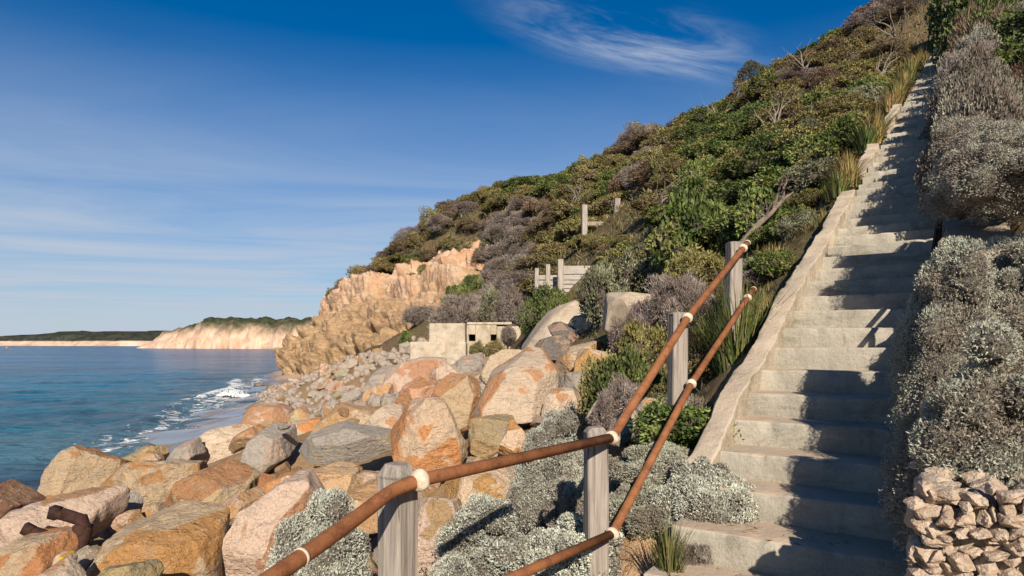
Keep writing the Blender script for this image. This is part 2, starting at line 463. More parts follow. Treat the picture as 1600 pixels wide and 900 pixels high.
M_HEAD = mat_far('headland_ground', (.060, .066, .036), (.54, .40, .295), 15, 9, .045)
M_FAR = mat_far('far_shore_ground', (.050, .054, .042), (.55, .42, .32), 9, 2, .012)

# ------------------------------------------------------------------ staircase frame
TH = R(35.0)
E = np.array([math.sin(TH), math.cos(TH), 0.0]); Q = np.array([math.cos(TH), -math.sin(TH), 0.0])
RISE, TREAD, S0, Z0 = .165, .365, 3.52, -1.02
SL = RISE / TREAD
def SP(s, o, z): return E * s + Q * o + np.array([0, 0, z])
def zl(s): return Z0 + (s - S0) * SL          # nosing line
O_L, O_R = -1.35, -0.17                       # stair sides
NSTEP = 100
SEA = -4.4

# ------------------------------------------------------------------ terrain
ctl = []
def C_(px, py, d): ctl.append(P(px, py, d))
def W_(x, y, z): ctl.append(np.array([x, y, z], float))
for s in (-2, 1, 2.5, 3.5, 5, 7, 9, 12, 16, 20, 25, 30, 36, 42):
    zz = max(zl(s), -1.75)
    ctl.append(SP(s, -1.62, zz - (.25 if s > 4.5 else .06)))
    ctl.append(SP(s, .35, zz + (.42 if s > 3 else -.1)))
    ctl.append(SP(s, 1.6, zz + (.75 if s > 3 else 0)))
    ctl.append(SP(s, 5.0, zz + 2.3))
    if s > 9: ctl.append(SP(s, 14, zz + 6))
for q in [(-.45, 2.6, -1.9), (.50, 3.75, -1.75), (1.15, 4.95, -1.0), (1.95, 6.25, -.35), (-1.2, 1.5, -1.9), (0, 0, -1.6), (0, -6, -1.6), (-6, -6, -2.6), (-20, -6, -6), (8, -6, -.6)]: W_(*q)
for q in [(1200, 420, 9), (1100, 480, 10.5), (1000, 545, 12), (960, 655, 10), (1000, 735, 6.5), (930, 550, 15), (1250, 310, 14), (1100, 350, 18), (1000, 395, 21), (880, 462, 25), (930, 370, 32),
          (800, 470, 34), (750, 500, 38), (700, 490, 46), (1200, 215, 28), (1000, 310, 36), (860, 345, 52), (770, 385, 62), (650, 535, 66), (600, 590, 60), (600, 568, 68), (540, 588, 70), (700, 530, 58), (700, 548, 50), (600, 520, 77), (680, 470, 72), (740, 455, 64),
          (1400, 12, 44), (1370, 32, 44), (1270, 95, 47), (1160, 165, 50), (1080, 200, 54), (1000, 240, 58), (930, 275, 62), (860, 305, 66), (780, 345, 71), (700, 372, 76), (640, 405, 80), (600, 425, 83), (540, 470, 88),
          (900, 640, 12.5), (800, 690, 12), (740, 810, 8.6), (640, 890, 7), (520, 960, 5.6), (300, 970, 6.2), (120, 960, 7), (0, 950, 7.6), (60, 860, 10.5), (120, 825, 12.5), (260, 800, 12),
          (420, 800, 10), (560, 735, 12), (330, 728, 17), (430, 690, 19), (560, 640, 21), (640, 655, 17), (520, 610, 34), (600, 588, 34), (690, 568, 32), (760, 560, 31), (850, 562, 24), (440, 612, 55), (520, 580, 58), (600, 560, 52)]: C_(*q)
for q in [(-10.5, 16, -4.6), (-11.5, 20, -5.0), (-13, 26, -4.7), (-14.5, 33, -4.6), (-18, 46, -4.6), (-23, 60, -4.8), (-29, 76, -6.5), (-32, 86, -7), (-12, 12, -5.0), (-14, 9, -6), (-20, 20, -7), (-30, 45, -8), (-45, 80, -9), (-40, 20, -9),
          (-36, 95, -8), (-20, 100, 4), (0, 95, 12), (20, 80, 16), (40, 70, 20), (60, 60, 26), (0, 120, 6), (40, 110, 14), (80, 60, 26), (80, 20, 14), (30, 10, 9), (-60, 120, -9)]: W_(*q)
ctl = np.array(ctl)
def tps_fit(p, z, lam=.02):
    n = len(p); d2 = ((p[:, None] - p[None]) ** 2).sum(-1)
    K = .5 * d2 * np.log(d2 + 1e-9) + lam * np.eye(n)
    A = np.zeros((n + 3, n + 3)); A[:n, :n] = K; A[:n, n] = 1; A[:n, n + 1:] = p; A[n, :n] = 1; A[n + 1:, :n] = p.T
    return np.linalg.solve(A, np.concatenate([z, np.zeros(3)]))
TW = tps_fit(ctl[:, :2], ctl[:, 2])
def terrain_raw(xy):
    xy = np.atleast_2d(np.asarray(xy, float)); out = np.zeros(len(xy))
    for i in range(0, len(xy), 20000):
        q = xy[i:i + 20000]; d2 = ((q[:, None] - ctl[None, :, :2]) ** 2).sum(-1)
        out[i:i + 20000] = (.5 * d2 * np.log(d2 + 1e-9)) @ TW[:-3] + TW[-3] + q @ TW[-2:]
    s = xy[:, 0] * E[0] + xy[:, 1] * E[1]; o = xy[:, 0] * Q[0] + xy[:, 1] * Q[1]
    cap = Z0 + (s - S0) * SL - .32
    w = np.clip((np.abs(o + .76) - .72) / .35, 0, 1)           # cut a trench for the stairs
    inside = (s > 1.0) & (s < S0 + NSTEP * TREAD + 1)
    return np.where(inside, np.where(out > cap, cap * (1 - w) + out * w, out), out)
def terrain(xy):
    xy = np.atleast_2d(np.asarray(xy, float))
    z = terrain_raw(xy)
    dd = np.hypot(xy[:, 0], xy[:, 1])
    p3 = np.c_[xy, np.zeros(len(xy))]
    amp = np.clip((dd - 3) / 25, .03, 1)
    o = xy[:, 0] * Q[0] + xy[:, 1] * Q[1]
    amp = amp * np.clip((np.abs(o + .76) - .8) / 1.5, .0, 1)
    return z + amp * (.55 * fbm(p3 * .28, 4, 5) + .12 * fbm(p3 * 1.6, 3, 9))
def graded(lo, hi, c, fine, growth, mx):
    out = [c]; st = fine
    while out[-1] < hi: out.append(out[-1] + st); st = min(st * growth, mx)
    neg = [c]; st = fine
    while neg[-1] > lo: neg.append(neg[-1] - st); st = min(st * growth, mx)
    return np.array(neg[:0:-1] + out)
def grid_faces(nx, ny):
    i = np.arange(nx - 1)[:, None] * ny + np.arange(ny - 1)[None]
    i = i.ravel()
    return np.c_[i, i + ny, i + ny + 1, i + 1]
gx = graded(-70, 90, 1.5, .16, 1.03, 1.3); gy = graded(-12, 125, 4.5, .16, 1.025, 1.3)
GX, GY = np.meshgrid(gx, gy, indexing='ij'); xy = np.c_[GX.ravel(), GY.ravel()]
tz = terrain(xy)
s_ = xy @ E[:2]; o_ = xy @ Q[:2]
sandm = np.clip(1 - (np.abs(o_ + .8) - .9) / .9, 0, 1) * np.clip((6.5 - s_) / 1.5, 0, 1)
sandm = np.maximum(sandm, np.clip((-1.2 - tz) / .8, 0, 1) * .55)
o = link('hillside', mesh_np('hillside', np.c_[xy, tz], grid_faces(len(gx), len(gy)), smooth=True, mats=M_GROUND, extra={'sand': sandm}))
tag(o, kind='structure')
def ground(x, y): return float(terrain([[x, y]])[0])

# ------------------------------------------------------------------ sea, beach, far land
def shore_x(y):    # waterline
    return np.interp(y, [0, 15, 20, 27.5, 34, 42, 53, 67, 78, 90], [-10, -11, -12.6, -15.2, -16.7, -18.9, -22, -25.6, -29, -34])
sx_ = np.concatenate([-np.geomspace(4200, 60, 46), np.linspace(-59, -8, 120), np.linspace(-5, 120, 12)])
sy_ = np.concatenate([[-60, -20], np.linspace(0, 100, 170), np.geomspace(102, 4500, 60)])
GX, GY = np.meshgrid(sx_, sy_, indexing='ij'); X, Y = GX.ravel(), GY.ravel()
dist = shore_x(np.clip(Y, 0, 90)) - X                    # metres out from the waterline
near = np.clip(1 - (np.hypot(X, Y) - 60) / 120, 0, 1)
p3 = np.c_[X, Y, 0 * X]
wz = near * (.07 * fbm(np.c_[X * .16 + .1 * Y, Y * .5, 0 * X], 3, 3) + .06 * fbm(p3 * .6, 3, 8))
# a low swell breaking along the beach
brk = np.exp(-((dist - 3.5 - 1.2 * vnoise(np.c_[X * 0, Y * .15, 0 * X], 4)) / 1.1) ** 2) * np.clip((Y - 24) / 8, 0, 1) * np.clip((88 - Y) / 10, 0, 1)
wz = wz + .22 * brk
sh = np.clip(dist / 16, 0, 1)[:, None]; dp = np.clip((np.hypot(X, Y) - 40) / 130, 0, 1)[:, None]
c_sh, c_mid, c_dp = np.array([.080, .150, .195]), np.array([.004, .145, .235]), np.array([.001, .105, .25])
colr = c_sh * (1 - sh) + sh * (c_mid * (1 - dp) + c_dp * dp)
foam = np.clip(1 - np.abs(dist - 1.5) / 5.0, 0, 1) * np.clip((Y - 18) / 10, 0, 1)
foam = np.maximum(foam * .68, brk * np.clip((Y - 30) / 30, .25, .85)) * np.clip((95 - Y) / 10, 0, 1)
foam = np.maximum(foam, .28 * np.clip(1 - np.abs(dist - 6) / 7, 0, 1) * np.clip((Y - 14) / 10, 0, 1) * np.clip((90 - Y) / 10, 0, 1))
o = link('sea', mesh_np('sea', np.c_[X, Y, SEA + wz], grid_faces(len(sx_), len(sy_)), colr, True, M_SEA, {'foam': foam}))
tag(o, kind='structure')

by = np.linspace(14, 92, 80); bt = np.linspace(-2, 16, 28)
GX, GY = np.meshgrid(bt, by, indexing='ij')
Xb = shore_x(GY.ravel()) + GX.ravel() * (1 - .8 * np.clip((GY.ravel() - 50) / 25, 0, 1)) + .8 * np.sin(GY.ravel() * .55) * .6 + .5 * np.sin(GY.ravel() * 1.3)
Zb = SEA + .03 + GX.ravel() * .055
o = link('beach', mesh_np('beach', np.c_[Xb, GY.ravel(), Zb], grid_faces(len(bt), len(by)), None, True, M_BEACH, {'wet': np.clip(1.15 - GX.ravel() / 9, 0, 1)}))
tag(o, kind='structure')

def ridge(name, line, mat, depth, seed, rough, nv=26, plate=.35):
    """line: (px, top_py, d) silhouette; builds a hill with a front slope, crest and back slope"""
    px = np.linspace(line[0][0], line[-1][0], 150)
    ty = np.interp(px, [q[0] for q in line], [q[1] for q in line]); d = np.interp(px, [q[0] for q in line], [q[2] for q in line])
    V = []
    prof = [(0, 0), (.03, .10), (.10, .35), (.2, .62), (.32, .80), (.5, .95), (.62, 1.0), (1.2, .8), (2.2, .1)]
    t = np.linspace(0, 2.2, nv); hz = np.interp(t, [q[0] for q in prof], [q[1] for q in prof])
    for i in range(len(px)):
        h = (HY - ty[i]) / F * d[i] - SEA
        for k in range(nv):
            y = d[i] + depth * (t[k] - .6)
            V.append(((px[i] - CX) / F * d[i], y, SEA - .5 + (h + .5) * hz[k]))
    V = np.array(V)
    nz_ = fbm(V * np.array([1, 1, 1]) / (depth * .22), 5, seed)
    V[:, 2] += nz_ * rough * np.clip((V[:, 2] - SEA) / 12, 0, 1)
    V[:, 1] += fbm(V / (depth * .12), 4, seed + 3) * depth * .10
    V[:, 2] = np.maximum(V[:, 2], SEA - .6)
    o = link(name, mesh_np(name, V, grid_faces(len(px), nv), None, False, mat)); tag(o, kind='structure'); return o
ridge('headland', [(236, 540, 760), (252, 530, 760), (262, 520, 740), (300, 506, 720), (330, 499, 700), (380, 497, 690), (440, 497, 680), (470, 497, 670), (520, 490, 660), (600, 480, 650)], M_HEAD, 55, 4, 3.6)
ridge('far_shore', [(-420, 520, 2000), (-150, 523, 2000), (0, 526, 2000), (40, 522, 2000), (120, 518, 2000), (200, 517, 1950), (260, 517, 1900), (330, 520, 1850), (500, 520, 1850)], M_FAR, 260, 9, 3.0)

# ------------------------------------------------------------------ cliff (bare rock face of the nearer point)
def cliff():
    foot = [(424, 606, 78), (440, 602, 74), (480, 594, 66), (540, 584, 58), (600, 577, 50), (650, 572, 45), (690, 566, 41), (730, 556, 39)]
    mid = [(447, 548, 84), (468, 540, 80), (505, 524, 74), (560, 508, 67), (610, 500, 60), (655, 495, 55), (705, 485, 51), (748, 472, 48)]
    edge = [(468, 508, 88), (500, 488, 86), (535, 462, 84), (580, 440, 80), (635, 425, 76), (685, 420, 70), (730, 413, 65), (768, 408, 60)]
    back = [(492, 486, 93), (524, 464, 91), (556, 440, 89), (600, 418, 86), (650, 404, 82), (700, 395, 77), (745, 388, 72), (785, 388, 66)]
    A = np.array([[P(*q) for q in row] for row in (foot, mid, edge, back)])
    nu, nv = 330, 200
    ui = np.linspace(0, 7, nu); vi = np.linspace(0, 3, nv)
    cu_ = np.zeros((4, nu, 3))
    for r_ in range(4):
        for k in range(3): cu_[r_, :, k] = np.interp(ui, np.arange(8), A[r_, :, k])
    G = np.zeros((nu, nv, 3))
    for k in range(3):
        for i in range(nu): G[i, :, k] = np.interp(vi, np.arange(4), cu_[:, i, k])
    for _ in range(6):
        G[1:-1] = (G[:-2] + 2 * G[1:-1] + G[2:]) / 4; G[:, 1:-1] = (G[:, :-2] + 2 * G[:, 1:-1] + G[:, 2:]) / 4
    du = np.gradient(G, axis=0); dv = np.gradient(G, axis=1)
    nn = np.cross(du, dv); nn /= np.linalg.norm(nn, axis=2, keepdims=True) + 1e-9
    if nn[..., 1].mean() > 0: nn = -nn
    V = G.reshape(-1, 3); nn = nn.reshape(-1, 3)
    ridged = 1 - np.abs(fbm(V * .22, 5, 31))
    strata = np.abs(((V[:, 2] + 1.2 * fbm(V * .12, 3, 2) + .08 * V[:, 0]) / 1.7) % 1 - .5) * 2
    gully = 1 - np.abs(fbm(np.c_[V[:, 0] * .35 + .2 * V[:, 1], V[:, 1] * .1, V[:, 2] * .10], 4, 12))
    big = fbm(V * np.array([.10, .10, .16]), 3, 41)
    ledge = np.clip((V[:, 2] + 1.5 * fbm(V * .09, 2, 3) - np.array(5.2)) / .5, -1, 1) * .9
    disp = 1.25 * (ridged - .6) + .55 * (strata ** .6 - .6) + .9 * (gully - .7) + .40 * fbm(V * 1.3, 4, 8) + 1.9 * big + ledge * .6
    zq = V[:, 2] + .9 * fbm(V * .11, 3, 77)
    for zc_, wd_ in ((-1.2, .22), (.9, .3), (2.6, .2), (4.6, .35), (7.4, .25), (9.5, .3)): disp = disp - .95 * np.exp(-((zq - zc_) / wd_) ** 2) * np.clip(.6 + fbm(V * .2, 2, 70 + int(zc_ * 3)), 0, 1)
    vv = np.tile(vi, nu)
    disp = disp * np.clip(np.minimum(vv / .15, 1) * .7 + .3, 0, 1)
    V = V + nn * disp[:, None]
    o = link('cliff', mesh_np('cliff', V, grid_faces(nu, nv), None, False, M_CLIFF)); tag(o, kind='structure')
cliff()

# ------------------------------------------------------------------ icosphere base and rocks
_ico = {}
def ico(sub):
    if sub in _ico: return _ico[sub]
    t = (1 + 5 ** .5) / 2
    v = np.array([(-1, t, 0), (1, t, 0), (-1, -t, 0), (1, -t, 0), (0, -1, t), (0, 1, t), (0, -1, -t), (0, 1, -t), (t, 0, -1), (t, 0, 1), (-t, 0, -1), (-t, 0, 1)], float)
    f = np.array([(0, 11, 5), (0, 5, 1), (0, 1, 7), (0, 7, 10), (0, 10, 11), (1, 5, 9), (5, 11, 4), (11, 10, 2), (10, 7, 6), (7, 1, 8), (3, 9, 4), (3, 4, 2), (3, 2, 6), (3, 6, 8), (3, 8, 9), (4, 9, 5), (2, 4, 11), (6, 2, 10), (8, 6, 7), (9, 8, 1)])
    v /= np.linalg.norm(v, axis=1, keepdims=True)
    for _ in range(sub):
        e = np.sort(np.concatenate([f[:, [0, 1]], f[:, [1, 2]], f[:, [2, 0]]]), axis=1)
        ue, inv = np.unique(e, axis=0, return_inverse=True); inv = inv.ravel()
        m = v[ue].mean(1); m /= np.linalg.norm(m, axis=1, keepdims=True)
        n = len(f); a, b_, c = inv[:n] + len(v), inv[n:2 * n] + len(v), inv[2 * n:] + len(v)
        f = np.concatenate([np.c_[f[:, 0], a, c], np.c_[f[:, 1], b_, a], np.c_[f[:, 2], c, b_], np.c_[a, b_, c]])
        v = np.concatenate([v, m])
    _ico[sub] = (v, f); return v, f
def polytope(planes, sub, sharp=18, rough=.02, seed=0):
    """planes: (n, h) list, star-shaped about the origin"""
    v, f = ico(sub)
    nrm = np.array([q[0] for q in planes], float); nrm /= np.linalg.norm(nrm, axis=1, keepdims=True)
    h = np.array([max(q[1], .02) for q in planes])
    a = np.maximum(v @ nrm.T / h, 1e-6)
    aw = a ** sharp
    r = 1 / (aw.sum(1)) ** (1 / sharp)
    V = v * r[:, None]
    frng = np.random.default_rng(seed + 900); fc = frng.random(len(h)); a8 = a ** 60; facet = (a8 * fc).sum(1) / a8.sum(1)
    size = np.abs(V).max()
    p = V / size
    dsp = rough * (1.0 * fbm(p * 2.1 + seed, 3, seed) + .42 * (1 - 2 * np.abs(vnoise(p * 5.2 + seed, seed + 7))) + .22 * fbm(p * 11, 3, seed + 4))
    step = np.floor(3.2 * fbm(p * np.array([1.2, 1.2, 3.0]) + seed * .7, 2, seed + 11)) * .35      # broken ledges
    dsp = dsp + rough * .55 * step
    return V + v * (dsp * size)[:, None], f, facet
def rock_data(name, V, f, facet, mat):
    me = mesh_np(name, V, f, None, True, mat, {'facet': facet})
    me.set_sharp_from_angle(angle=R(9)); return me
PAL = {  # base colour, stain colour, stain amount
    'cream': ((.56, .43, .31), (.46, .25, .11), .32), 'pink': ((.55, .40, .30), (.42, .22, .11), .40), 'rust': ((.37, .175, .07), (.50, .31, .18), .5),
    'orange': ((.48, .275, .125), (.52, .38, .25), .45), 'grey': ((.34, .295, .25), (.40, .30, .21), .25), 'tan': ((.48, .345, .21), (.42, .205, .07), .50),
    'olive': ((.33, .25, .135), (.40, .27, .13), .45), 'dark': ((.14, .12, .105), (.30, .21, .14), .25), 'brown': ((.21, .11, .055), (.15, .07, .035), .6),
    'paleorange': ((.60, .43, .285), (.50, .235, .075), .62), 'slab': ((.46, .385, .30), (.42, .32, .22), .15)}
def rock_props(o, pal, rng):
    a, b, s = PAL[pal]; j = rng.uniform(.9, 1.1)
    o['c1'] = [float(q * j) for q in a]; o['c2'] = [float(q * rng.uniform(.9, 1.1)) for q in b]; o['stain'] = float(s * rng.uniform(.8, 1.2))
def boulder(poly, d, pal, label, thick=None, seed=0, sub=5, sharp=None, rough=.034, fronts=None, mat=None, name='boulder', cat='boulder', group='boulders of the sea wall'):
    rng = np.random.default_rng(seed + 100)
    if d > 12.3: sub = min(sub, 4)
    pts = np.array([P(a, b, d) for a, b in poly]); 
    x, z = pts[:, 0], pts[:, 2]
    area = .5 * np.sum(x * np.roll(z, -1) - np.roll(x, -1) * z)
    if area < 0: pts = pts[::-1]
    C = pts.mean(0)
    size = math.sqrt(abs(area)); th = thick or size * .95
    planes = []
    for i in range(len(pts)):
        a, b = pts[i], pts[(i + 1) % len(pts)]
        e = b - a; n = np.array([e[2], 0, -e[0]]); n /= np.linalg.norm(n) + 1e-9
        t = rng.uniform(-.38, .22)
        if n[2] < -.3: t = rng.uniform(-.1, .3)
        n = np.array([n[0], t, n[2]]); n /= np.linalg.norm(n)
        planes.append((n, n @ ((a + b) / 2 - C)))
    if fronts is None:
        fronts = [(rng.uniform(-.55, .0), -1, rng.uniform(-.15, .45), .50), (rng.uniform(.1, .8), -1, rng.uniform(-.2, .5), .50), (rng.uniform(-.5, .5), -.6, rng.uniform(.5, 1.0), rng.uniform(.40, .6))]
    for q in fronts: planes.append((np.array(q[:3]), th * q[3]))
    planes.append((np.array((rng.uniform(-.3, .3), 1, rng.uniform(-.2, .2))), th * .55))
    for k in range(7):                                    # chipped corners
        n = rng.normal(size=3); n[1] = -abs(n[1]); n /= np.linalg.norm(n)
        sup = min(q[1] / max(np.dot(np.array(q[0]) / np.linalg.norm(q[0]), n), 1e-3) for q in planes)
        planes.append((n, sup * rng.uniform(.86, 1.0) if mat is None else sup * 1.2))
    V, f, fc = polytope(planes, sub, (sharp * 2.2 if sharp else rng.uniform(60, 110)), rough, seed)
    o = link(name, rock_data(name, V, f, fc, mat or M_ROCK), None, C)
    rock_props(o, pal, rng)
    tag(o, label, cat, group)
    return o
B = boulder
B([(38, 778), (75, 735), (120, 698), (180, 718), (172, 760), (150, 795), (90, 800)], 13.0, 'tan', 'pointed cream and brown boulder at the water edge, far left', seed=1, fronts=[(-.55, -1, .35, .42), (.75, -1, .05, .36)])
B([(152, 742), (172, 725), (250, 720), (308, 726), (312, 745), (255, 796), (190, 800), (158, 780)], 11.6, 'tan', 'rust topped boulder between the pointed one and the brown diamond', seed=2, fronts=[(-.5, -1, .0, .42), (.6, -1, .1, .45), (.1, -.5, 1, .42)])
B([(242, 798), (285, 752), (330, 721), (362, 728), (386, 757), (372, 800), (300, 828), (250, 824)], 9.8, 'rust', 'big rust brown diamond shaped boulder with pale left edge', seed=3, fronts=[(.25, -1, .75, .40), (-.9, -.8, .0, .5)])
B([(275, 826), (330, 792), (420, 748), (428, 762), (380, 812), (330, 842)], 8.8, 'orange', 'long orange boulder ridge behind the pale pink block', seed=4)
B([(334, 905), (350, 850), (378, 800), (440, 756), (476, 752), (505, 790), (480, 850), (440, 920), (350, 930)], 7.0, 'pink', 'large pale pink block with rusty right side beside the left bush', seed=5, fronts=[(-.2, -1, .55, .42), (.8, -.8, .1, .42)])
B([(138, 880), (158, 838), (215, 817), (290, 820), (345, 836), (338, 920), (240, 945), (150, 930)], 6.5, 'tan', 'broad round tan boulder with grey top at lower left', seed=6, fronts=[(-.1, -1, .25, .46), (.75, -1, .1, .6), (0, -.35, 1, .40)], sharp=16)
B([(-20, 850), (10, 812), (50, 784), (110, 782), (150, 800), (140, 850), (60, 880), (0, 890)], 8.4, 'pink', 'pale rounded boulder behind the rusty scrap iron', seed=7, sharp=14)
B([(-60, 790), (-20, 765), (15, 768), (52, 784), (20, 815), (-30, 850)], 10.0, 'brown', 'dark brown boulder cut by the left edge', seed=8)
B([(-25, 880), (20, 848), (70, 836), (105, 862), (92, 915), (30, 940), (-20, 930)], 6.6, 'tan', 'tan boulder with orange streak in the bottom left corner', seed=9)
B([(130, 905), (160, 890), (215, 880), (240, 905), (215, 940), (150, 940)], 5.4, 'olive', 'low olive boulder at the bottom edge', seed=10, sub=4)
B([(60, 905), (80, 880), (110, 890), (135, 915), (110, 940), (60, 940)], 5.6, 'cream', 'small cream stone at the bottom left edge', seed=11, sub=4)
B([(145, 815), (165, 790), (192, 784), (210, 800), (205, 830), (165, 835)], 9.6, 'grey', 'small grey olive boulder above the round tan one', seed=12, sub=4)
B([(176, 820), (185, 802), (205, 800), (213, 818), (196, 835)], 8.8, 'orange', 'small orange cobble above the round tan boulder', seed=13, sub=4)
B([(218, 815), (228, 790), (245, 787), (256, 805), (248, 825), (226, 826)], 9.2, 'tan', 'small tan boulder left of the brown diamond boulder', seed=14, sub=4)
B([(360, 728), (378, 698), (412, 672), (452, 655), (470, 672), (474, 694), (440, 722), (400, 750), (375, 748)], 14.0, 'grey', 'upright grey tan slab leaning to the right', seed=15, fronts=[(-.1, -1, .25, .40), (1.0, -.6, .1, .42)])
B([(410, 744), (440, 715), (480, 684), (540, 669), (590, 680), (624, 712), (600, 738), (545, 730), (470, 752), (425, 756)], 11.0, 'grey', 'broad flat grey boulder left of the nearest post', seed=16, fronts=[(-.1, -.75, 1, .36), (.2, -1, .1, .5)], rough=.014)
B([(478, 690), (505, 655), (530, 632), (575, 640), (604, 660), (600, 692), (560, 702), (500, 706)], 15.5, 'orange', 'orange and cream boulder behind the flat grey one', seed=17, fronts=[(-.45, -1, .35, .42), (.8, -1, .0, .46)])
B([(292, 712), (308, 676), (345, 668), (400, 672), (402, 700), (350, 722), (300, 724)], 18.0, 'cream', 'pale cream slab by the wet sand', seed=18)
B([(322, 718), (350, 690), (400, 664), (432, 655), (440, 668), (400, 690), (345, 724)], 16.5, 'rust', 'long rusty slab lying in front of the wet sand', seed=19)
B([(376, 668), (382, 643), (398, 632), (424, 630), (448, 640), (454, 658), (430, 672), (392, 676)], 22.0, 'pink', 'round pinkish boulder next to the wet sand', seed=20, sharp=9, rough=.012)
B([(444, 662), (455, 644), (470, 637), (488, 650), (490, 662), (470, 668)], 21.0, 'orange', 'small orange boulder right of the round pinkish one', seed=21, sub=4)
B([(440, 676), (462, 660), (500, 655), (505, 672), (478, 690), (455, 690)], 18.5, 'paleorange', 'pale orange boulder above the upright grey slab', seed=22, sub=4)
B([(176, 718), (205, 705), (250, 696), (268, 706), (262, 722), (210, 728)], 16.5, 'olive', 'low olive boulder at the water line', seed=23, sub=4)
B([(200, 724), (225, 706), (245, 708), (258, 724), (230, 734)], 14.6, 'orange', 'small orange boulder in front of the low olive one', seed=24, sub=4)
B([(258, 722), (275, 698), (300, 692), (312, 715), (290, 730)], 16.8, 'grey', 'grey boulder left of the pale cream slab', seed=25, sub=4)
B([(572, 662), (590, 640), (606, 630), (636, 650), (632, 680), (605, 698), (585, 690)], 14.2, 'cream', 'cream and grey boulder left of the tall pale orange one', seed=26)
B([(612, 706), (632, 655), (652, 622), (692, 620), (704, 645), (724, 690), (722, 728), (680, 742), (630, 734)], 10.2, 'paleorange', 'tall pale orange boulder with rust flakes above the nearest post', seed=27, fronts=[(-.25, -1, .3, .42), (.5, -1, -.25, .44), (.7, -.8, .5, .5)])
B([(660, 645), (680, 608), (704, 580), (744, 586), (750, 620), (742, 660), (722, 680), (690, 660)], 12.2, 'rust', 'big rust brown boulder left of the flat cream block', seed=28, fronts=[(.1, -1, .5, .42), (-.8, -1, .1, .5)])
B([(612, 642), (630, 606), (652, 586), (682, 602), (668, 640), (640, 660)], 15.5, 'rust', 'brown angular boulder behind the tall pale orange one', seed=29)
B([(736, 655), (738, 612), (756, 588), (802, 562), (860, 566), (874, 584), (872, 618), (846, 656), (790, 662)], 12.0, 'cream', 'huge flat cream block with orange upper edge', seed=30, fronts=[(-.05, -1, .22, .42), (.9, -.6, .0, .55), (.0, -.7, .9, .47)], rough=.014)
B([(750, 588), (762, 562), (782, 550), (830, 548), (868, 570), (850, 590), (790, 600)], 14.5, 'orange', 'orange boulder behind the flat cream block', seed=31)
B([(846, 655), (852, 618), (868, 606), (894, 606), (902, 632), (890, 656), (866, 664)], 11.4, 'cream', 'cream block touching the right side of the flat cream block', seed=32)
B([(732, 700), (735, 655), (770, 648), (802, 654), (806, 690), (790, 712), (755, 716)], 10.8, 'olive', 'olive tan boulder under the flat cream block', seed=33)
B([(776, 712), (788, 676), (802, 655), (822, 678), (824, 705), (800, 716)], 10.0, 'paleorange', 'pink and orange boulder at the edge of the silver bush', seed=34)
B([(682, 766), (700, 748), (735, 736), (795, 736), (818, 764), (805, 795), (765, 808), (715, 806)], 7.6, 'paleorange', 'cream boulder with rust flakes under the long handrail', seed=35, fronts=[(-.5, -1, .4, .42), (.55, -1, .15, .42), (.1, -.7, .8, .42)])
B([(640, 800), (668, 780), (705, 782), (726, 820), (715, 870), (660, 900), (640, 860)], 6.0, 'pink', 'pink boulder behind the nearest post', seed=36)
B([(430, 772), (470, 742), (522, 724), (560, 736), (552, 768), (515, 795), (470, 800)], 8.6, 'rust', 'rust brown boulder with a drill hole left of the nearest post', seed=37, fronts=[(.05, -1, .65, .36), (-.6, -1, .2, .5)])
B([(546, 768), (549, 742), (568, 735), (594, 740), (600, 768), (575, 778)], 8.0, 'pink', 'small pink block beside the nearest post', seed=38, sub=4)
B([(498, 805), (520, 780), (556, 764), (600, 770), (625, 800), (590, 830), (530, 835)], 7.0, 'orange', 'orange boulder above the left silver bush', seed=39)
B([(395, 770), (420, 752), (450, 742), (480, 748), (470, 770), (430, 782)], 9.4, 'paleorange', 'flat tan boulder under the flat grey one', seed=40, sub=4)
B([(832, 545), (848, 530), (880, 520), (902, 545), (888, 566), (855, 568)], 17.0, 'dark', 'dark grey boulder under the tilted concrete slab', seed=41, fronts=[(-.3, -1, .5, .4), (.6, -1, 0, .45)])
B([(858, 515), (880, 502), (905, 512), (906, 538), (888, 546), (868, 532)], 18.0, 'dark', 'dark grey split boulder against the tilted concrete slab', seed=42, sub=4)
B([(890, 515), (905, 495), (926, 490), (955, 505), (972, 530), (940, 540), (905, 530)], 18.5, 'paleorange', 'orange topped boulder in front of the concrete block', seed=43)
B([(852, 578), (880, 548), (930, 527), (944, 540), (915, 570), (875, 592)], 15.0, 'orange', 'long orange slab right of the huge cream block', seed=44)
B([(894, 588), (900, 560), (918, 544), (948, 550), (958, 575), (930, 600), (905, 604)], 13.6, 'paleorange', 'rust and cream boulder below the concrete block', seed=45)
B([(872, 605), (880, 585), (905, 578), (935, 592), (928, 622), (895, 628)], 12.6, 'grey', 'grey boulder right of the cream block', seed=46, sub=4)
B([(900, 636), (905, 610), (925, 600), (950, 608), (950, 635), (925, 645)], 11.6, 'tan', 'tan boulder beside the green shrub', seed=47, sub=4)
B([(914, 655), (930, 628), (948, 608), (958, 622), (948, 650), (930, 668)], 8.6, 'slab', 'pale leaning concrete shard above the second post', seed=48, sub=4, name='concrete_shard', cat='rubble', group='concrete shards by the handrail')
B([(955, 690), (968, 640), (984, 620), (994, 640), (992, 690), (970, 704)], 6.6, 'slab', 'pale concrete shard standing under the upper rail', seed=49, sub=4, name='concrete_shard', cat='rubble', group='concrete shards by the handrail')
B([(985, 680), (992, 640), (1010, 622), (1042, 626), (1048, 665), (1030, 690), (1000, 696)], 6.8, 'cream', 'cream boulder behind the third post', seed=50)
B([(1068, 665), (1072, 640), (1084, 630), (1092, 650), (1086, 676), (1074, 680)], 5.6, 'pink', 'small pink stone right of the third post', seed=51, sub=4)
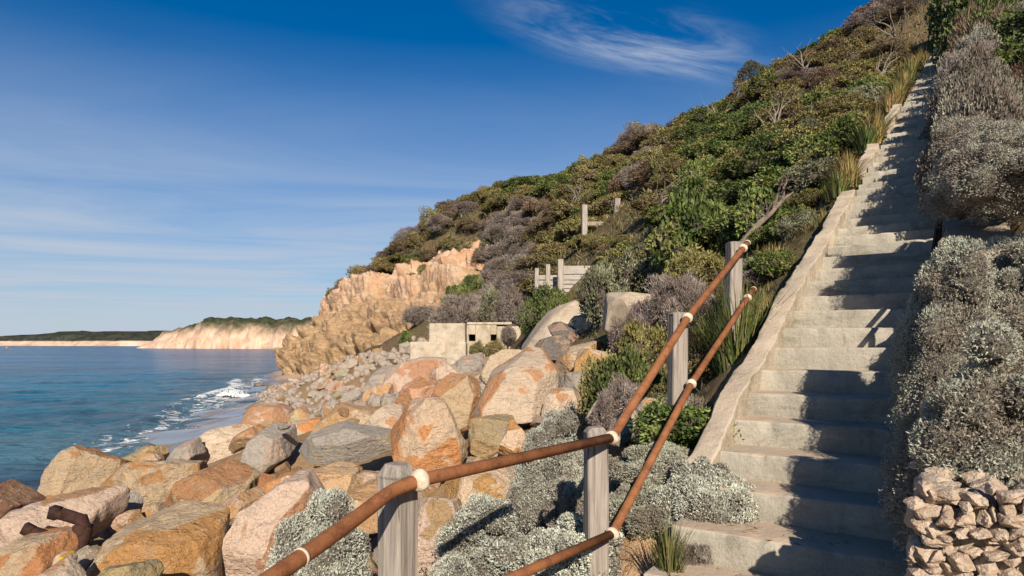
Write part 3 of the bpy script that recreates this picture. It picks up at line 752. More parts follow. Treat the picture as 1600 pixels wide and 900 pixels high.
B([(560, 640), (575, 612), (605, 598), (622, 610), (600, 640), (575, 650)], 19.0, 'orange', 'orange angular boulder at the edge of the rubble slope', seed=52, sub=4)
B([(500, 640), (520, 618), (560, 610), (570, 632), (540, 650), (510, 652)], 20.5, 'grey', 'grey boulder at the foot of the rubble slope', seed=53, sub=4)
B([(700, 578), (715, 562), (748, 556), (760, 575), (735, 592)], 20.0, 'grey', 'grey boulder below the bunker', seed=54, sub=4)
B([(660, 600), (676, 578), (702, 570), (716, 582), (695, 606)], 19.0, 'pink', 'pinkish boulder below the bunker footing', seed=55, sub=4)

B([(596, 602), (606, 574), (650, 560), (700, 562), (706, 590), (670, 612), (620, 614)], 26.5, 'pink', 'broad pale pink boulder in front of the bunker footing', seed=81, sub=4)
B([(690, 600), (700, 570), (745, 560), (790, 566), (796, 590), (750, 606)], 26.0, 'cream', 'wide cream boulder below the bunker openings', seed=82, sub=4)
B([(560, 606), (580, 584), (612, 578), (628, 598), (600, 616)], 27.0, 'grey', 'grey boulder left of the pale pink one by the bunker', seed=83, sub=4)
B([(770, 580), (785, 556), (830, 548), (846, 566), (815, 586)], 24.0, 'tan', 'tan boulder between bunker and tilted slab', seed=84, sub=4)
# many smaller stones: meshes shared
def rock_mesh(seed, sub, flat=.7, sharp=14, rough=.03):
    rng = np.random.default_rng(seed); pl = []
    for k in range(13):
        n = rng.normal(size=3); n /= np.linalg.norm(n); n[2] *= 1
        e = np.array([1, .8, flat]); pl.append((n, np.linalg.norm(n * e) * rng.uniform(.55, .85)))
    for ax_ in ((1, 0, 0), (0, 1, 0), (0, 0, 1)):
        for sg in (-1, 1): pl.append((np.array(ax_) * sg + rng.normal(size=3) * .15, [1, .8, flat][ax_.index(1)] * rng.uniform(.8, 1)))
    V, f, fc = polytope(pl, sub, sharp, rough, seed)
    return rock_data('rock', V, f, fc, M_ROCK)
ROCKS4 = [rock_mesh(200 + k, 4, .7, 60, .02) for k in range(7)]
ROCKS3 = [rock_mesh(220 + k, 3, .6, 50, .025) for k in range(9)]
rr = np.random.default_rng(7)
def scatter_rock(x, y, z, r, meshes, pals, name, label, cat, group):
    o = link(name, meshes[rr.integers(len(meshes))], None, (x, y, z), (rr.uniform(-.5, .5), rr.uniform(-.5, .5), rr.uniform(0, 6.3)), (r * rr.uniform(.8, 1.25), r * rr.uniform(.8, 1.2), r * rr.uniform(.75, 1.1)))
    rock_props(o, pals[rr.integers(len(pals))], rr)
    tag(o, label, cat, group)
    return o
# fillers wedged between and under the big boulders
for k in range(120):
    px, py = rr.uniform(-60, 900), rr.uniform(570, 930)
    d = np.interp(py, [560, 600, 640, 690, 740, 800, 860, 930], [20, 16.5, 15, 13, 10.5, 8.6, 7, 5.6]) * rr.uniform(1.0, 1.12)
    if px < 420: d = np.interp(py, [640, 690, 740, 800, 860, 930], [26, 19, 14, 10, 7.6, 6.2]) * rr.uniform(1., 1.1)
    if px < 420 - (py - 600) * 1.9 + 60 and py < 730: continue
    if px > 560 and py > 800: continue
    q = P(px, py, d); g = ground(q[0], q[1])
    z = min(g + .05, q[2] - .25)
    if z < SEA - .2: continue
    scatter_rock(q[0], q[1], z, rr.uniform(.28, .55), ROCKS4, ['tan', 'grey', 'orange', 'pink', 'rust', 'olive', 'cream'], 'boulder', 'smaller stone wedged among the big boulders of the sea wall', 'boulder', 'small stones wedged among the boulders')
for k in range(60):                     # stones on the ground behind the silver bushes
    x_, y_ = rr.uniform(-3.6, 1.0), rr.uniform(5.2, 11.5)
    if x_ * Q[0] + y_ * Q[1] > -3.0: continue
    scatter_rock(x_, y_, ground(x_, y_) + .06, rr.uniform(.22, .46), ROCKS4, ['tan', 'grey', 'orange', 'pink', 'cream'], 'boulder', 'smaller stone wedged among the big boulders of the sea wall', 'boulder', 'small stones wedged among the boulders')
for k in range(110):
    px, py = rr.uniform(0, 900), rr.uniform(590, 900)
    d = np.interp(py, [560, 600, 640, 690, 740, 800, 860, 930], [20, 16.5, 14.2, 12, 10, 8.2, 6.8, 5.6]) * rr.uniform(1.02, 1.10)
    if px < 420: d = np.interp(py, [640, 690, 740, 800, 860, 930], [25, 18, 13.4, 9.8, 7.4, 6.2]) * rr.uniform(1.02, 1.08)
    if (px < 420 - (py - 600) * 1.9 + 80 and py < 740) or (px > 560 and py > 790): continue
    q = P(px, py, d)
    scatter_rock(q[0], q[1], q[2] - .12, rr.uniform(.13, .26), ROCKS3, ['tan', 'grey', 'orange', 'pink', 'rust', 'cream'], 'cobble', 'cobble caught in a gap between the big boulders of the sea wall', 'cobble', 'cobbles between the boulders')
# rubble slope below the cliff
cnt = 0
for k in range(3000):
    if cnt >= 300: break
    px, py = rr.uniform(420, 740), rr.uniform(525, 645)
    d = rr.uniform(19, 70)
    x = (px - CX) / F * d
    z = ground(x, d)
    yy = HY - z / d * F; 
    if not (526 < yy < 648) or z < SEA + .1: continue
    if yy < np.interp(px, [420, 540, 600, 650, 740], [598, 566, 545, 528, 535]): continue
    far = np.clip((d - 19) / 40, 0, 1)
    scatter_rock(x, d, z + .08, rr.uniform(.26, .62) * (1 + .25 * far), ROCKS3, ['grey', 'pink', 'pink', 'cream', 'tan', 'slab', 'pink', 'slab'] if x > -22 or z > SEA + 1.6 else ['olive', 'dark', 'olive'], 'rubble_stone', ('larger ' if d < 26 else '') + 'stone in the rubble slope ' + ('by the wet sand' if yy > 600 and px < 520 else 'under the bunker' if px > 640 else 'just below the cliff' if d > 48 else 'between boulders and cliff'), 'stone', 'stones of the rubble slope')
    cnt += 1
# the smallest rubble: too many to count
VV, FF = [], []; base = 0
rv, rf = ico(1)
for k in range(3400):
    px, d = rr.uniform(400, 760), rr.uniform(15, 76)
    x = (px - CX) / F * d
    yy = None
    VV.append((x, d))
xyr = np.array(VV); zr = terrain(xyr); yyr = HY - zr / xyr[:, 1] * F; pxr = CX + xyr[:, 0] / xyr[:, 1] * F
okm = (yyr > np.interp(pxr, [400, 540, 600, 650, 760], [598, 564, 542, 524, 535])) & (yyr < 660) & (zr > SEA + .05)
xyr, zr = xyr[okm], zr[okm]; VV = []
for i in range(len(xyr)):
    r_ = rr.uniform(.10, .30)
    w = rv * (r_ * rr.uniform(.6, 1.2, 3)) * (1 + .3 * vnoise(rv * 2 + i, i))[:, None] + np.array([xyr[i, 0], xyr[i, 1], zr[i] + .04])
    VV.append(w); FF.append(rf + base); base += len(rv)
if VV:
    o = link('rubble_gravel', mesh_np('rubble_gravel', np.concatenate(VV), np.concatenate(FF), None, False, M_ROCK))
    o['c1'] = [.36, .29, .235]; o['c2'] = [.40, .26, .16]; o['stain'] = .3
    tag(o, 'small broken stones covering the rubble slope', 'gravel', kind='stuff')

# ------------------------------------------------------------------ staircase
stair = link('concrete_staircase', None, None, tuple(SP(S0, -.76, Z0)))
tag(stair, 'long straight concrete staircase climbing the hill on the right', 'staircase')
base_loc = np.array(SP(S0, -.76, Z0))
def step_mesh(seed):
    """one cast step: worn nosing, local axes along E (y), Q (x); origin at nosing centre"""
    rng = np.random.default_rng(seed)
    hw = (O_R - O_L) / 2 + .02
    prof = [(0.012, -.30), (0.004, -.17), (.0, -.10), (-.001, -.02), (.001, -.006), (.006, -.001), (.03, 0), (.12, .001), (.25, .0), (.40, -.001)]
    xs = np.linspace(-hw, hw, 44)
    V = []
    for x in xs:
        for (y, z) in prof: V.append((x, y, z))
    V = np.array(V); n3 = np.c_[V[:, 0] * 3, V[:, 1] * 6, V[:, 2] * 6]
    V[:, 1] += .004 * fbm(n3, 3, seed); V[:, 2] += .0022 * fbm(n3 + 9, 3, seed + 1)
    # chips knocked out of the nosing
    for k in range(5):
        cx_ = rng.uniform(-hw, hw); w = rng.uniform(.012, .06)
        g = np.exp(-((V[:, 0] - cx_) / w) ** 2) * np.exp(-((V[:, 1] - 0) / .03) ** 2) * np.exp(-(V[:, 2] / .03) ** 2)
        V[:, 1] += g * .020; V[:, 2] -= g * .013
    wx = V[:, 0] * Q[0] + V[:, 1] * E[0]; wy = V[:, 0] * Q[1] + V[:, 1] * E[1]
    f = grid_faces(44, len(prof))[:, ::-1]
    return mesh_np('step', np.c_[wx, wy, V[:, 2]], f, None, True, M_STEP)
STEPS = [step_mesh(300 + k) for k in range(10)]
rs = np.random.default_rng(3)
for k in range(-3, NSTEP):
    s = S0 + k * TREAD
    p = SP(s + rs.uniform(-.012, .012), -.76 + rs.uniform(-.015, .015), Z0 + k * RISE + rs.uniform(-.008, .008)) - base_loc
    link('step', STEPS[k % 10] if k != 2 else STEPS[7], stair, tuple(p), (0, 0, rs.uniform(-.008, .008)))
def sweep_block(name, s0, s1, oa, ob, top, bot, mat, parent, seed, n=40, wob=.015, origin=base_loc):
    """sloping block following the stair line; top(s), bot(s) heights"""
    ss = np.linspace(s0, s1, n); V = []
    for s in ss:
        zt, zb = top(s), bot(s)
        m = 5
        ring = [(oa, zb), (oa, zb + .5 * (zt - zb)), (oa, zt - .012), (oa + .012, zt)] + [(oa + (ob - oa) * t, zt) for t in (.3, .5, .7)] + [(ob - .012, zt), (ob, zt - .012), (ob, zb + .5 * (zt - zb)), (ob, zb)]
        for (o2, z) in ring: V.append(SP(s, o2, z))
    V = np.array(V); k = 11
    f = []
    for i in range(n - 1):
        for j in range(k - 1): f.append((i * k + j, (i + 1) * k + j, (i + 1) * k + j + 1, i * k + j + 1))
    for i in (0, n - 1):
        for j in range(4):
            q = (i * k + j, i * k + j + 1, i * k + k - 2 - j, i * k + k - 1 - j)
            f.append(q if i == 0 else q[::-1])
        q = (i * k + 4, i * k + 5, i * k + 6, i * k + 6); 
    V = V + np.c_[fbm(V * 3, 3, seed), fbm(V * 3 + 5, 3, seed + 1), fbm(V * 2.2 + 9, 3, seed + 2)] * wob + np.c_[vnoise(V * 14, seed), vnoise(V * 14 + 5, seed + 1), vnoise(V * 12 + 9, seed + 2)] * wob * .45
    me_ = mesh_np(name, V - origin, np.array(f), None, True, mat); me_.set_sharp_from_angle(angle=R(38))
    return link(name, me_, parent)
sweep_block('kerb', 4.05, 9.35, O_L - .15, O_L + .012, lambda s: zl(s) + .08 + .02 * math.sin(s * 2.1) - .16 * max(0, 4.6 - s), lambda s: zl(s) - .5, M_KERB, stair, 21, 90, .022)
sweep_block('kerb', 9.42, 10.6, O_L - .19, O_L + .01, lambda s: zl(s) + .06, lambda s: zl(s) - .5, M_KERB, stair, 22, 30, .022)
sweep_block('kerb', 12.3, 13.7, O_L - .18, O_L + .01, lambda s: zl(s) + .12, lambda s: zl(s) - .5, M_KERB, stair, 23, 40, .025)
sweep_block('kerb', 16.2, 18.4, O_L - .18, O_L + .01, lambda s: zl(s) + .14, lambda s: zl(s) - .5, M_KERB, stair, 24, 50, .025)

# ------------------------------------------------------------------ rubble stone side wall
SW0 = 2.62
wall_o = SP(SW0, 0, zl(SW0))
rwall = link('rubble_stone_wall', None, None, tuple(wall_o))
tag(rwall, 'low rubble stone wall along the right side of the stairs', 'wall')
def wtop(s): return zl(s) + np.interp(s, [2, 2.6, 3.2, 5, 6, 8, 14], [1.0, .93, .70, .52, .50, .38, .30])
sweep_block('mortar_core', SW0 + .03, 5.7, O_R + .03, O_R + .44, lambda s: wtop(s) - .03, lambda s: zl(s) - .9, M_MORTAR, rwall, 31, 50, .03, wall_o)
sweep_block('coping', 5.7, 7.9, O_R + .0, O_R + .46, lambda s: wtop(s) + .03, lambda s: zl(s) - .4, M_KERB, rwall, 32, 40, .03, wall_o)
STONES = [rock_mesh(240 + k, 3, .8, 40, .06) for k in range(8)]
for me_ in STONES: me_.materials.clear(); me_.materials.append(M_STONE)
rw = np.random.default_rng(12)
def stone(s, o2, z, r, sc):
    p = SP(s, o2, z) - wall_o
    q = link('stone', STONES[rw.integers(8)], rwall, tuple(p), (rw.uniform(-.3, .3), rw.uniform(-.3, .3), -TH + rw.uniform(-.4, .4)), tuple(np.array(sc) * r))
    rock_props(q, ['cream', 'pink', 'slab', 'cream', 'pink', 'cream', 'tan', 'slab'][rw.integers(8)], rw); q['stain'] = .2; q['c1'] = [min(.75, float(v_ * 1.4)) for v_ in q['c1']]; q['c2'] = [float(v_ * .8) for v_ in q['c1']]
z = zl(SW0) - .55; row = 0
while z < wtop(SW0) - .0:                       # end face towards the path
    hh = rw.uniform(.024, .046); o2 = O_R + .01 + rw.uniform(-.02, .03)
    while o2 < O_R + .47:
        w = rw.uniform(.026, .085)
        stone(SW0 + .02 + rw.uniform(-.02, .025), o2 + w / 2, z + hh / 2 + rw.uniform(-.02, .02), 1, (w * .72, .08, hh * rw.uniform(.75, 1.25)))
        o2 += w
    z += hh * .93; row += 1
for s in np.arange(SW0 + .08, 5.2, .105):       # top stones
    for o2 in (O_R + .06, O_R + .2, O_R + .35):
        stone(s + rw.uniform(-.03, .03), o2 + rw.uniform(-.03, .03), wtop(s) - .03, 1, (rw.uniform(.06, .10), rw.uniform(.055, .09), .05))
for s in np.arange(SW0 + .08, 5.6, .15):        # stair face
    for zz in np.arange(-.05, wtop(s) - zl(s) - .05, .12):
        stone(s + rw.uniform(-.03, .03), O_R + .03, zl(s) + zz + rw.uniform(-.02, .02), 1, (.05, .095, .07))

# handrail beside the wall, its shade put into the dark iron colour
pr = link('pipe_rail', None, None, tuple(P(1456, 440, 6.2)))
tag(pr, 'short rusty pipe rail coloured dark as if shaded at the right wall', 'railing')
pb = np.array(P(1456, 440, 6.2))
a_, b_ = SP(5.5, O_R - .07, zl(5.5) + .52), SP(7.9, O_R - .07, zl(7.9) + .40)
m = MB(); m.tube([a_ - pb, b_ - pb], .021); m.build('rail', M_SCRAP_AND_SHADE, pr, True)
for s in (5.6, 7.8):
    m = MB(); m.tube([SP(s, O_R - .07, zl(s) - .15) - pb, SP(s, O_R - .07, zl(s) + (.51 if s < 6 else .40)) - pb], .020); m.build('upright', M_SCRAP_AND_SHADE, pr, True)

# ------------------------------------------------------------------ rusty handrail with timber posts
hr = link('handrail', None, None, (0.0, 3.6, -1.75))
tag(hr, 'rusty two pipe handrail on grey timber posts left of the stairs', 'railing')
ho = np.array((0.0, 3.6, -1.75))
J = {1: P(656, 750, 2.6), 2: P(956, 684, 3.75), 3: P(1074, 497, 4.9), 4: P(1161, 388, 6.2)}
JL = {1: P(655, 966, 2.6), 2: P(957, 834, 3.75), 3: P(1080, 600, 4.9), 4: P(1168, 466, 6.2)}
def smooth_path(pts, n=8):
    pts = [np.array(q, float) for q in pts]; out = []
    for i in range(len(pts) - 1):
        p0 = pts[max(i - 1, 0)]; p1 = pts[i]; p2 = pts[i + 1]; p3_ = pts[min(i + 2, len(pts) - 1)]
        for t in np.linspace(0, 1, n, endpoint=False):
            out.append(.5 * (2 * p1 + (p2 - p0) * t + (2 * p0 - 5 * p1 + 4 * p2 - p3_) * t * t + (3 * p1 - p0 - 3 * p2 + p3_) * t ** 3))
    out.append(pts[-1]); return out
RP = .0275
def rail(name, pts, r=RP):
    m = MB(); m.tube([np.array(q) - ho for q in pts], r, 18); return m.build(name, M_RUST, hr, True)
ext = J[4] + (J[4] - J[3]) / np.linalg.norm(J[4] - J[3]) * .17
nb = [J[1] + (J[2] - J[1]) * .012, P(620, 764, 2.53), P(596, 779, 2.44), P(570, 799, 2.34), P(520, 836, 2.16), P(470, 871, 2.01), P(420, 906, 1.88), P(340, 962, 1.70), P(230, 1040, 1.50)]
rail('upper_rail', [J[2], J[1] + (J[2] - J[1]) * .02] + smooth_path(nb, 5)[1:])
rail('upper_rail', [J[2], J[3], J[4], ext])
extl = JL[4] + (JL[4] - JL[3]) / np.linalg.norm(JL[4] - JL[3]) * .24
rail('lower_rail', [JL[2], JL[1]], RP * .93)
rail('lower_rail', [JL[2], JL[3], JL[4], extl], RP * .93)
# ball shaped clamps, weld ring and end caps
def clamp(name, c, r, axis, squash=.72, tail=True):
    v_, f_ = ico(3)
    ax = Vector(axis).normalized(); rot = np.array(ax.to_track_quat('X', 'Z').to_matrix())
    V = (v_ * (1 + .05 * vnoise(v_ * 2 + c[0], 3))[:, None] * r * np.array([squash, 1, 1])) @ rot.T + (np.array(c) - ho)
    return link(name, mesh_np(name, V, f_, None, True, M_CLAMP), hr)
for k in (1, 2, 3, 4):
    a = J[2] - J[1] if k == 1 else J[4] - J[3]
    clamp('clamp', J[k], .046 if k == 1 else .043, a)
    clamp('clamp', JL[k], .041, J[4] - J[3])
clamp('end_cap', ext, .031, J[4] - J[3], .5); clamp('end_cap', extl, .029, J[4] - J[3], .5)
wd = P(471, 870, 2.012); m = MB(); dv_ = (P(470, 871, 2.01) - P(420, 906, 1.88)); dv_ /= np.linalg.norm(dv_)
m.tube([wd - dv_ * .006 - ho, wd + dv_ * .006 - ho], RP + .0022, 18); m.build('weld_ring', M_CLAMP, hr, True)
def post(name, top, h, w, rot, parent, org, mat, cham=.02, lean=(0, 0), seed=0):
    """squared timber post with chamfered head; top = centre of its head"""
    rng = np.random.default_rng(seed); V = []; zs = [-h, -h * .6, -h * .3, -.16, -cham - .012, -cham, 0]
    for i, z in enumerate(zs):
        hw = w / 2 * (1 if i < 6 else .62)
        for cx_, cy_ in ((-1, -.82), (-.82, -1), (.82, -1), (1, -.82), (1, .82), (.82, 1), (-.82, 1), (-1, .82)):
            V.append((cx_ * hw + lean[0] * z + rng.uniform(-.003, .003), cy_ * hw + lean[1] * z + rng.uniform(-.003, .003), z))
    f = []
    for i in range(len(zs) - 1):
        for k in range(8): f.append((i * 8 + k, i * 8 + (k + 1) % 8, i * 8 + 8 + (k + 1) % 8, i * 8 + 8 + k))
    me = bpy.data.meshes.new(name); f.append(tuple(len(V) - 8 + k for k in range(8))); me.from_pydata(V, [], f); me.materials.append(mat); me.update()
    return link(name, me, parent, tuple(np.array(top) - org), (0, 0, rot))
post('post', P(621, 724, 2.70), 1.5, .125, R(-30), hr, ho, M_POST, .045, seed=1)
post('post', P(931, 667, 3.86), 1.3, .125, R(8), hr, ho, M_POST, .03, seed=2)
post('post', P(1059, 488, 5.02), 1.6, .122, R(10), hr, ho, M_POST, .012, (.01, 0), seed=3)
post('post', P(1147, 378, 6.34), 1.4, .128, R(8), hr, ho, M_POST, .012, (.02, 0), seed=4)

# ------------------------------------------------------------------ bunker, concrete, timber on the slope
def bunker():
    d = 30.0
    o0 = P(740, 556, d); r = link('concrete_bunker', None, None, tuple(o0)); tag(r, 'ruined concrete bunker with two small square openings at hill foot', 'bunker')
    def px(a, b, dd=d): return P(a, b, dd) - o0
    def blk(name, x0, x1, y0, y1, dn, df, mat=M_BUNK, bev=.05):
        a, b = px(x0, y1, d), px(x1, y0, d); m = MB()
        m.box(((a[0] + b[0]) / 2, (dn + df) / 2, (a[2] + b[2]) / 2), (b[0] - a[0], df - dn, b[2] - a[2])); return m.build(name, mat, r, bevel=bev)
    blk('wing_block', 674, 729, 506, 536, -.9, 3.2)
    blk('footing', 646, 731, 534, 600, -1.2, 3.0, M_BUNK, .08)
    # front wall pieced round the two openings
    blk('front_wall', 729.4, 733, 508, 575, -.2, .25); blk('front_wall', 743, 767, 508, 575, -.2, .25); blk('front_wall', 776, 818, 510, 575, -.2, .25)
    for a, b in ((733, 743), (767, 776)):
        blk('lintel', a, b, 508, 522.5, -.2, .25, bev=0); blk('sill', a, b, 533, 575, -.2, .25, bev=0)
    blk('back_wall', 729.4, 818, 512, 548, 2.2, 2.5)
    blk('roof_slab', 729.4, 800, 503.5, 507.6, -.1, 2.5)
    blk('side_wall', 814, 818, 512, 547, .26, 2.2)
bunker()
B([(812, 555), (835, 520), (862, 490), (892, 470), (925, 464), (960, 490), (975, 525), (960, 555), (880, 570)], 21.5, 'slab', 'large pale rounded concrete slab tilted below the timber wall', seed=61, sharp=14, rough=.008, mat=M_SLAB, fronts=[(-.2, -1, .55, .33), (.3, -1, .5, .36)], name='concrete_slab', cat='slab', group=None)
B([(946, 515), (950, 478), (958, 464), (985, 456), (1018, 458), (1030, 500), (1010, 530), (965, 530)], 14.0, 'slab', 'square edged concrete block half buried in grey scrub', seed=62, sharp=40, rough=.006, mat=M_SLAB, fronts=[(-.95, -.9, .0, .34), (.35, -.75, .75, .34)], name='concrete_block', cat='block', group=None)

tw = link('timber_retaining_wall', None, None, tuple(P(900, 462, 25))); tag(tw, 'weathered grey timber retaining wall of planks on the slope', 'wall')
to = np.array(P(900, 462, 25))
ya = 406
for i, (y0, y1) in enumerate([(415, 428), (429, 437), (438, 443.5), (444.5, 450), (451, 456.5), (457.5, 463)]):
    a, b = P(880, y1, 25) - to, P(950, y0, 25) - to; m = MB()
    m.box(((a[0] + b[0]) / 2, .06 + .012 * (i % 2), (a[2] + b[2]) / 2), (b[0] - a[0], .07, b[2] - a[2])); m.build('plank', M_PLANK, tw, bevel=.008)
for i, (y0, y1) in enumerate([(430, 437), (438.5, 446), (447.5, 455), (456.5, 464)]):
    a, b = P(842, y1, 26) - to, P(872, y0, 26) - to; m = MB()
    m.box(((a[0] + b[0]) / 2, 1.0, (a[2] + b[2]) / 2), (b[0] - a[0], .07, b[2] - a[2])); m.build('plank', M_PLANK, tw, bevel=.008)
for i, (px, top, h, w) in enumerate([(875.5, 405, 1.55, .22), (856, 413, 1.3, .17), (838.5, 419, 1.2, .16), (938, 407, 1.3, .15)]):
    post('post', P(px, top, 24.85 if i in (0,) else 25.9 if i < 3 else 25.2), h, w, R(5), tw, to, M_POSTP, .01, seed=20 + i)
for i, (px, top, h, lab) in enumerate([(913, 320, 1.75, 'bleached timber post on the hillside, left of two'), (964.5, 310, 1.75, 'leaning grey timber post on the hillside, right of two')]):
    q = P(px, top, 32.5)
    o = post('timber_post', q, h + .5, .27, R(10), None, np.zeros(3), M_POSTP if i == 0 else M_POST, .02, (.0, 0) if i == 0 else (.06, 0), seed=30 + i); tag(o, lab, 'post')
q0, q1 = P(918, 350, 32.6), P(962, 349, 32.6); m = MB(); c0 = (q0 + q1) / 2
m.box((0, 0, 0), (q1[0] - q0[0], .08, .2)); o = m.build('timber_rail', M_POST, None, bevel=.01, loc=tuple(c0)); tag(o, 'low grey timber beam between the two hillside posts', 'beam')

# ------------------------------------------------------------------ vegetation
def lobes_dome(rng, n, rx=1.0, rz=.75, r0=.30, r1=.48, low=.05):
    L = [(0, 0, rz * .42, .55)]
    for k in range(n):
        a = rng.uniform(0, 2 * math.pi); e = rng.uniform(low, 1); rr_ = rng.uniform(r0, r1)
        R_ = (1 - rr_) * math.cos(e * math.pi / 2) ** .7
        L.append((R_ * rx * math.cos(a), R_ * rx * math.sin(a), max(rr_ * .5, (1 - rr_) * rz * math.sin(e * math.pi / 2)) + .05, rr_))
    return np.array(L)
def leaf_cloud(rng, L, n, ln, wd, spread, cols, jit=.25, up=.25, patch=2.2, seed=0, bend=.25, zmin=-.12, rag=.30, rfreq=3.2, tri=False):
    """leaf sized faces through the outer part of the lobes; returns verts, quads, colours"""
    w = L[:, 3] ** 2; PP, DD = [], []; got = 0
    for it in range(7):
        li = rng.choice(len(L), int(n * 1.3), p=w / w.sum())
        d = rng.normal(size=(len(li), 3)); d /= np.linalg.norm(d, axis=1, keepdims=True)
        d[:, 2] = np.where(d[:, 2] < -.75, -d[:, 2], d[:, 2])
        p = L[li, :3] + d * (L[li, 3] * (1 - jit * rng.random(len(li)) ** 1.6))[:, None]
        d2 = (p ** 2).sum(1)[:, None] - 2 * p @ L[:, :3].T + (L[:, :3] ** 2).sum(1)[None]
        ins = d2 < (L[:, 3] * .80)[None] ** 2; ins[np.arange(len(li)), li] = False
        k_ = (~ins.any(1)) & (p[:, 2] > zmin); p, d, li = p[k_], d[k_], li[k_]
        p = p + d * (rag * fbm(p * rfreq, 3, seed) * L[li, 3])[:, None]
        PP.append(p); DD.append(d); got += len(p)
        if got >= n: break
    p, d = np.concatenate(PP)[:n], np.concatenate(DD)[:n]
    m = len(p)
    ax = d + rng.normal(size=(m, 3)) * spread + np.array([0, 0, up]); ax /= np.linalg.norm(ax, axis=1, keepdims=True)
    sd = np.cross(ax, d + rng.normal(size=(m, 3)) * .8); sd /= np.linalg.norm(sd, axis=1, keepdims=True) + 1e-9
    nrm = np.cross(ax, sd)
    l = ln * rng.uniform(.6, 1.3, m)[:, None]; ww = wd * rng.uniform(.7, 1.3, m)[:, None]
    V = np.stack([p - ax * l * .3, p + ax * l * .25 + sd * ww * .5 + nrm * ww * bend, p + ax * l * .7, p + ax * l * .25 - sd * ww * .5 + nrm * ww * bend], axis=1).reshape(-1, 3)
    F_ = np.arange(m * 4).reshape(-1, 4); kv = 4
    if tri:
        V = V.reshape(-1, 4, 3)[:, [1, 2, 3]]; V[:, 0] -= (ax * l * .4); V[:, 2] -= (ax * l * .4); V = V.reshape(-1, 3); F_ = np.arange(m * 3).reshape(-1, 3); kv = 3
    cols = np.array(cols, float)
    t = np.clip(.5 + .75 * fbm(p * patch, 3, seed + 50) + rng.normal(size=m) * .22, 0, .999) * (len(cols) - 1)
    i0 = t.astype(int); fr = (t - i0)[:, None]
    c = cols[i0] * (1 - fr) + cols[np.minimum(i0 + 1, len(cols) - 1)] * fr
    c = c * rng.uniform(.75, 1.25, m)[:, None]
    return V, F_, np.repeat(c, kv, axis=0)
def core_and_stems(rng, L, scale=.74, fq=0):
    v_, f_ = ico(2); V, F_ = [], []; b = 0
    for (x, y, z, r) in L:
        w = v_ * r * scale * (1 + (.18 if not fq else .30) * vnoise(v_ * (3 if not fq else 5) + x * 9, 2))[:, None] + np.array([x, y, z]); w[:, 2] = np.maximum(w[:, 2], -.15)
        V.append(w); F_.append(f_ + b); b += len(v_)
    return np.concatenate(V), np.concatenate(F_)
def bush_proto(seed, nl, n, ln, wd, spread, cols, rz=.75, r0=.30, r1=.48, jit=.25, up=.25, patch=2.2, core=.74, rag=.30):
    rng = np.random.default_rng(seed); L = lobes_dome(rng, nl, 1, rz, r0, r1)
    V, F_, C = leaf_cloud(rng, L, n, ln, wd, spread, cols, jit, up, patch, seed, rag=rag)
    ex = np.percentile(np.abs(V[:, :2]), 98.5); ez = np.percentile(V[:, 2], 99.5); nrm_ = np.array([1 / ex, 1 / ex, 1 / ez]); V = V * nrm_
    fo = mesh_np('foliage', V, F_, C, False, M_LEAF)
    cv, cf = core_and_stems(rng, L, core)
    m = MB()
    for k in range(7):
        l_ = L[rng.integers(len(L))]; mid = l_[:3] * .5 + rng.normal(size=3) * .08
        m.tube([(rng.uniform(-.08, .08), rng.uniform(-.08, .08), -.25), mid, l_[:3] + np.array([0, 0, l_[3] * .5])], [.035, .024, .01], 5)
    sv = np.array(m.v); tri = []
    for f in m.f:
        for q in range(1, len(f) - 1): tri.append((f[0], f[q], f[q + 1]))
    br = mesh_np('branches', np.concatenate([cv, sv]) * nrm_, np.concatenate([cf, np.array(tri) + len(cv)]), None, True, M_TWIG)
    return fo, br
SILV = [(.25, .225, .18), (.38, .375, .305), (.48, .49, .40), (.56, .58, .48)]
SILVB = [(.25, .205, .16), (.315, .285, .22), (.375, .37, .285), (.43, .435, .34)]
GREYB = [(.13, .10, .078), (.18, .15, .115), (.225, .205, .155), (.27, .26, .20)]
MAUVE = [(.17, .13, .105), (.25, .20, .17), (.32, .27, .235)]
GREEN = [(0.061, 0.081, 0.019), (0.097, 0.132, 0.031), (0.162, 0.196, 0.05), (0.243, 0.23, 0.084)]
DEEP = [(0.053, 0.072, 0.021), (0.083, 0.111, 0.031), (0.128, 0.156, 0.046)]
OLIVE = [(0.13, 0.094, 0.038), (0.163, 0.14, 0.048), (0.215, 0.188, 0.062), (0.273, 0.225, 0.09)]
BROWN = [(0.132, 0.086, 0.052), (0.192, 0.138, 0.081), (0.252, 0.192, 0.121)]
GREYG = [(0.112, 0.102, 0.06), (0.188, 0.192, 0.108), (0.3, 0.3, 0.192)]
YELL = [(.10, .09, .025), (.20, .17, .045), (.30, .22, .07)]
PROT = {}
def proto(kind, copies, **kw):
    PROT[kind] = [bush_proto(400 + len(PROT) * 10 + k, **kw) for k in range(copies)]
proto('silver', 2, nl=26, n=17000, ln=.044, wd=.022, spread=.6, cols=SILV, rz=.62, r0=.16, r1=.36, jit=.32, up=.35, patch=2.6, core=.64, rag=.25)
proto('silverbrown', 3, nl=28, n=17000, ln=.046, wd=.019, spread=.65, cols=SILVB, rz=.72, r0=.14, r1=.34, jit=.36, up=.3, patch=2.4, core=.62, rag=.34)
proto('greybrown', 3, nl=28, n=15000, ln=.046, wd=.019, spread=.65, cols=GREYB, rz=.72, r0=.14, r1=.34, jit=.36, up=.3, patch=2.4, core=.62, rag=.34)
proto('mauve', 3, nl=16, n=11000, ln=.11, wd=.0125, spread=.75, cols=MAUVE, rz=.7, r0=.2, r1=.42, jit=.5, up=.3, core=.52, rag=.45)
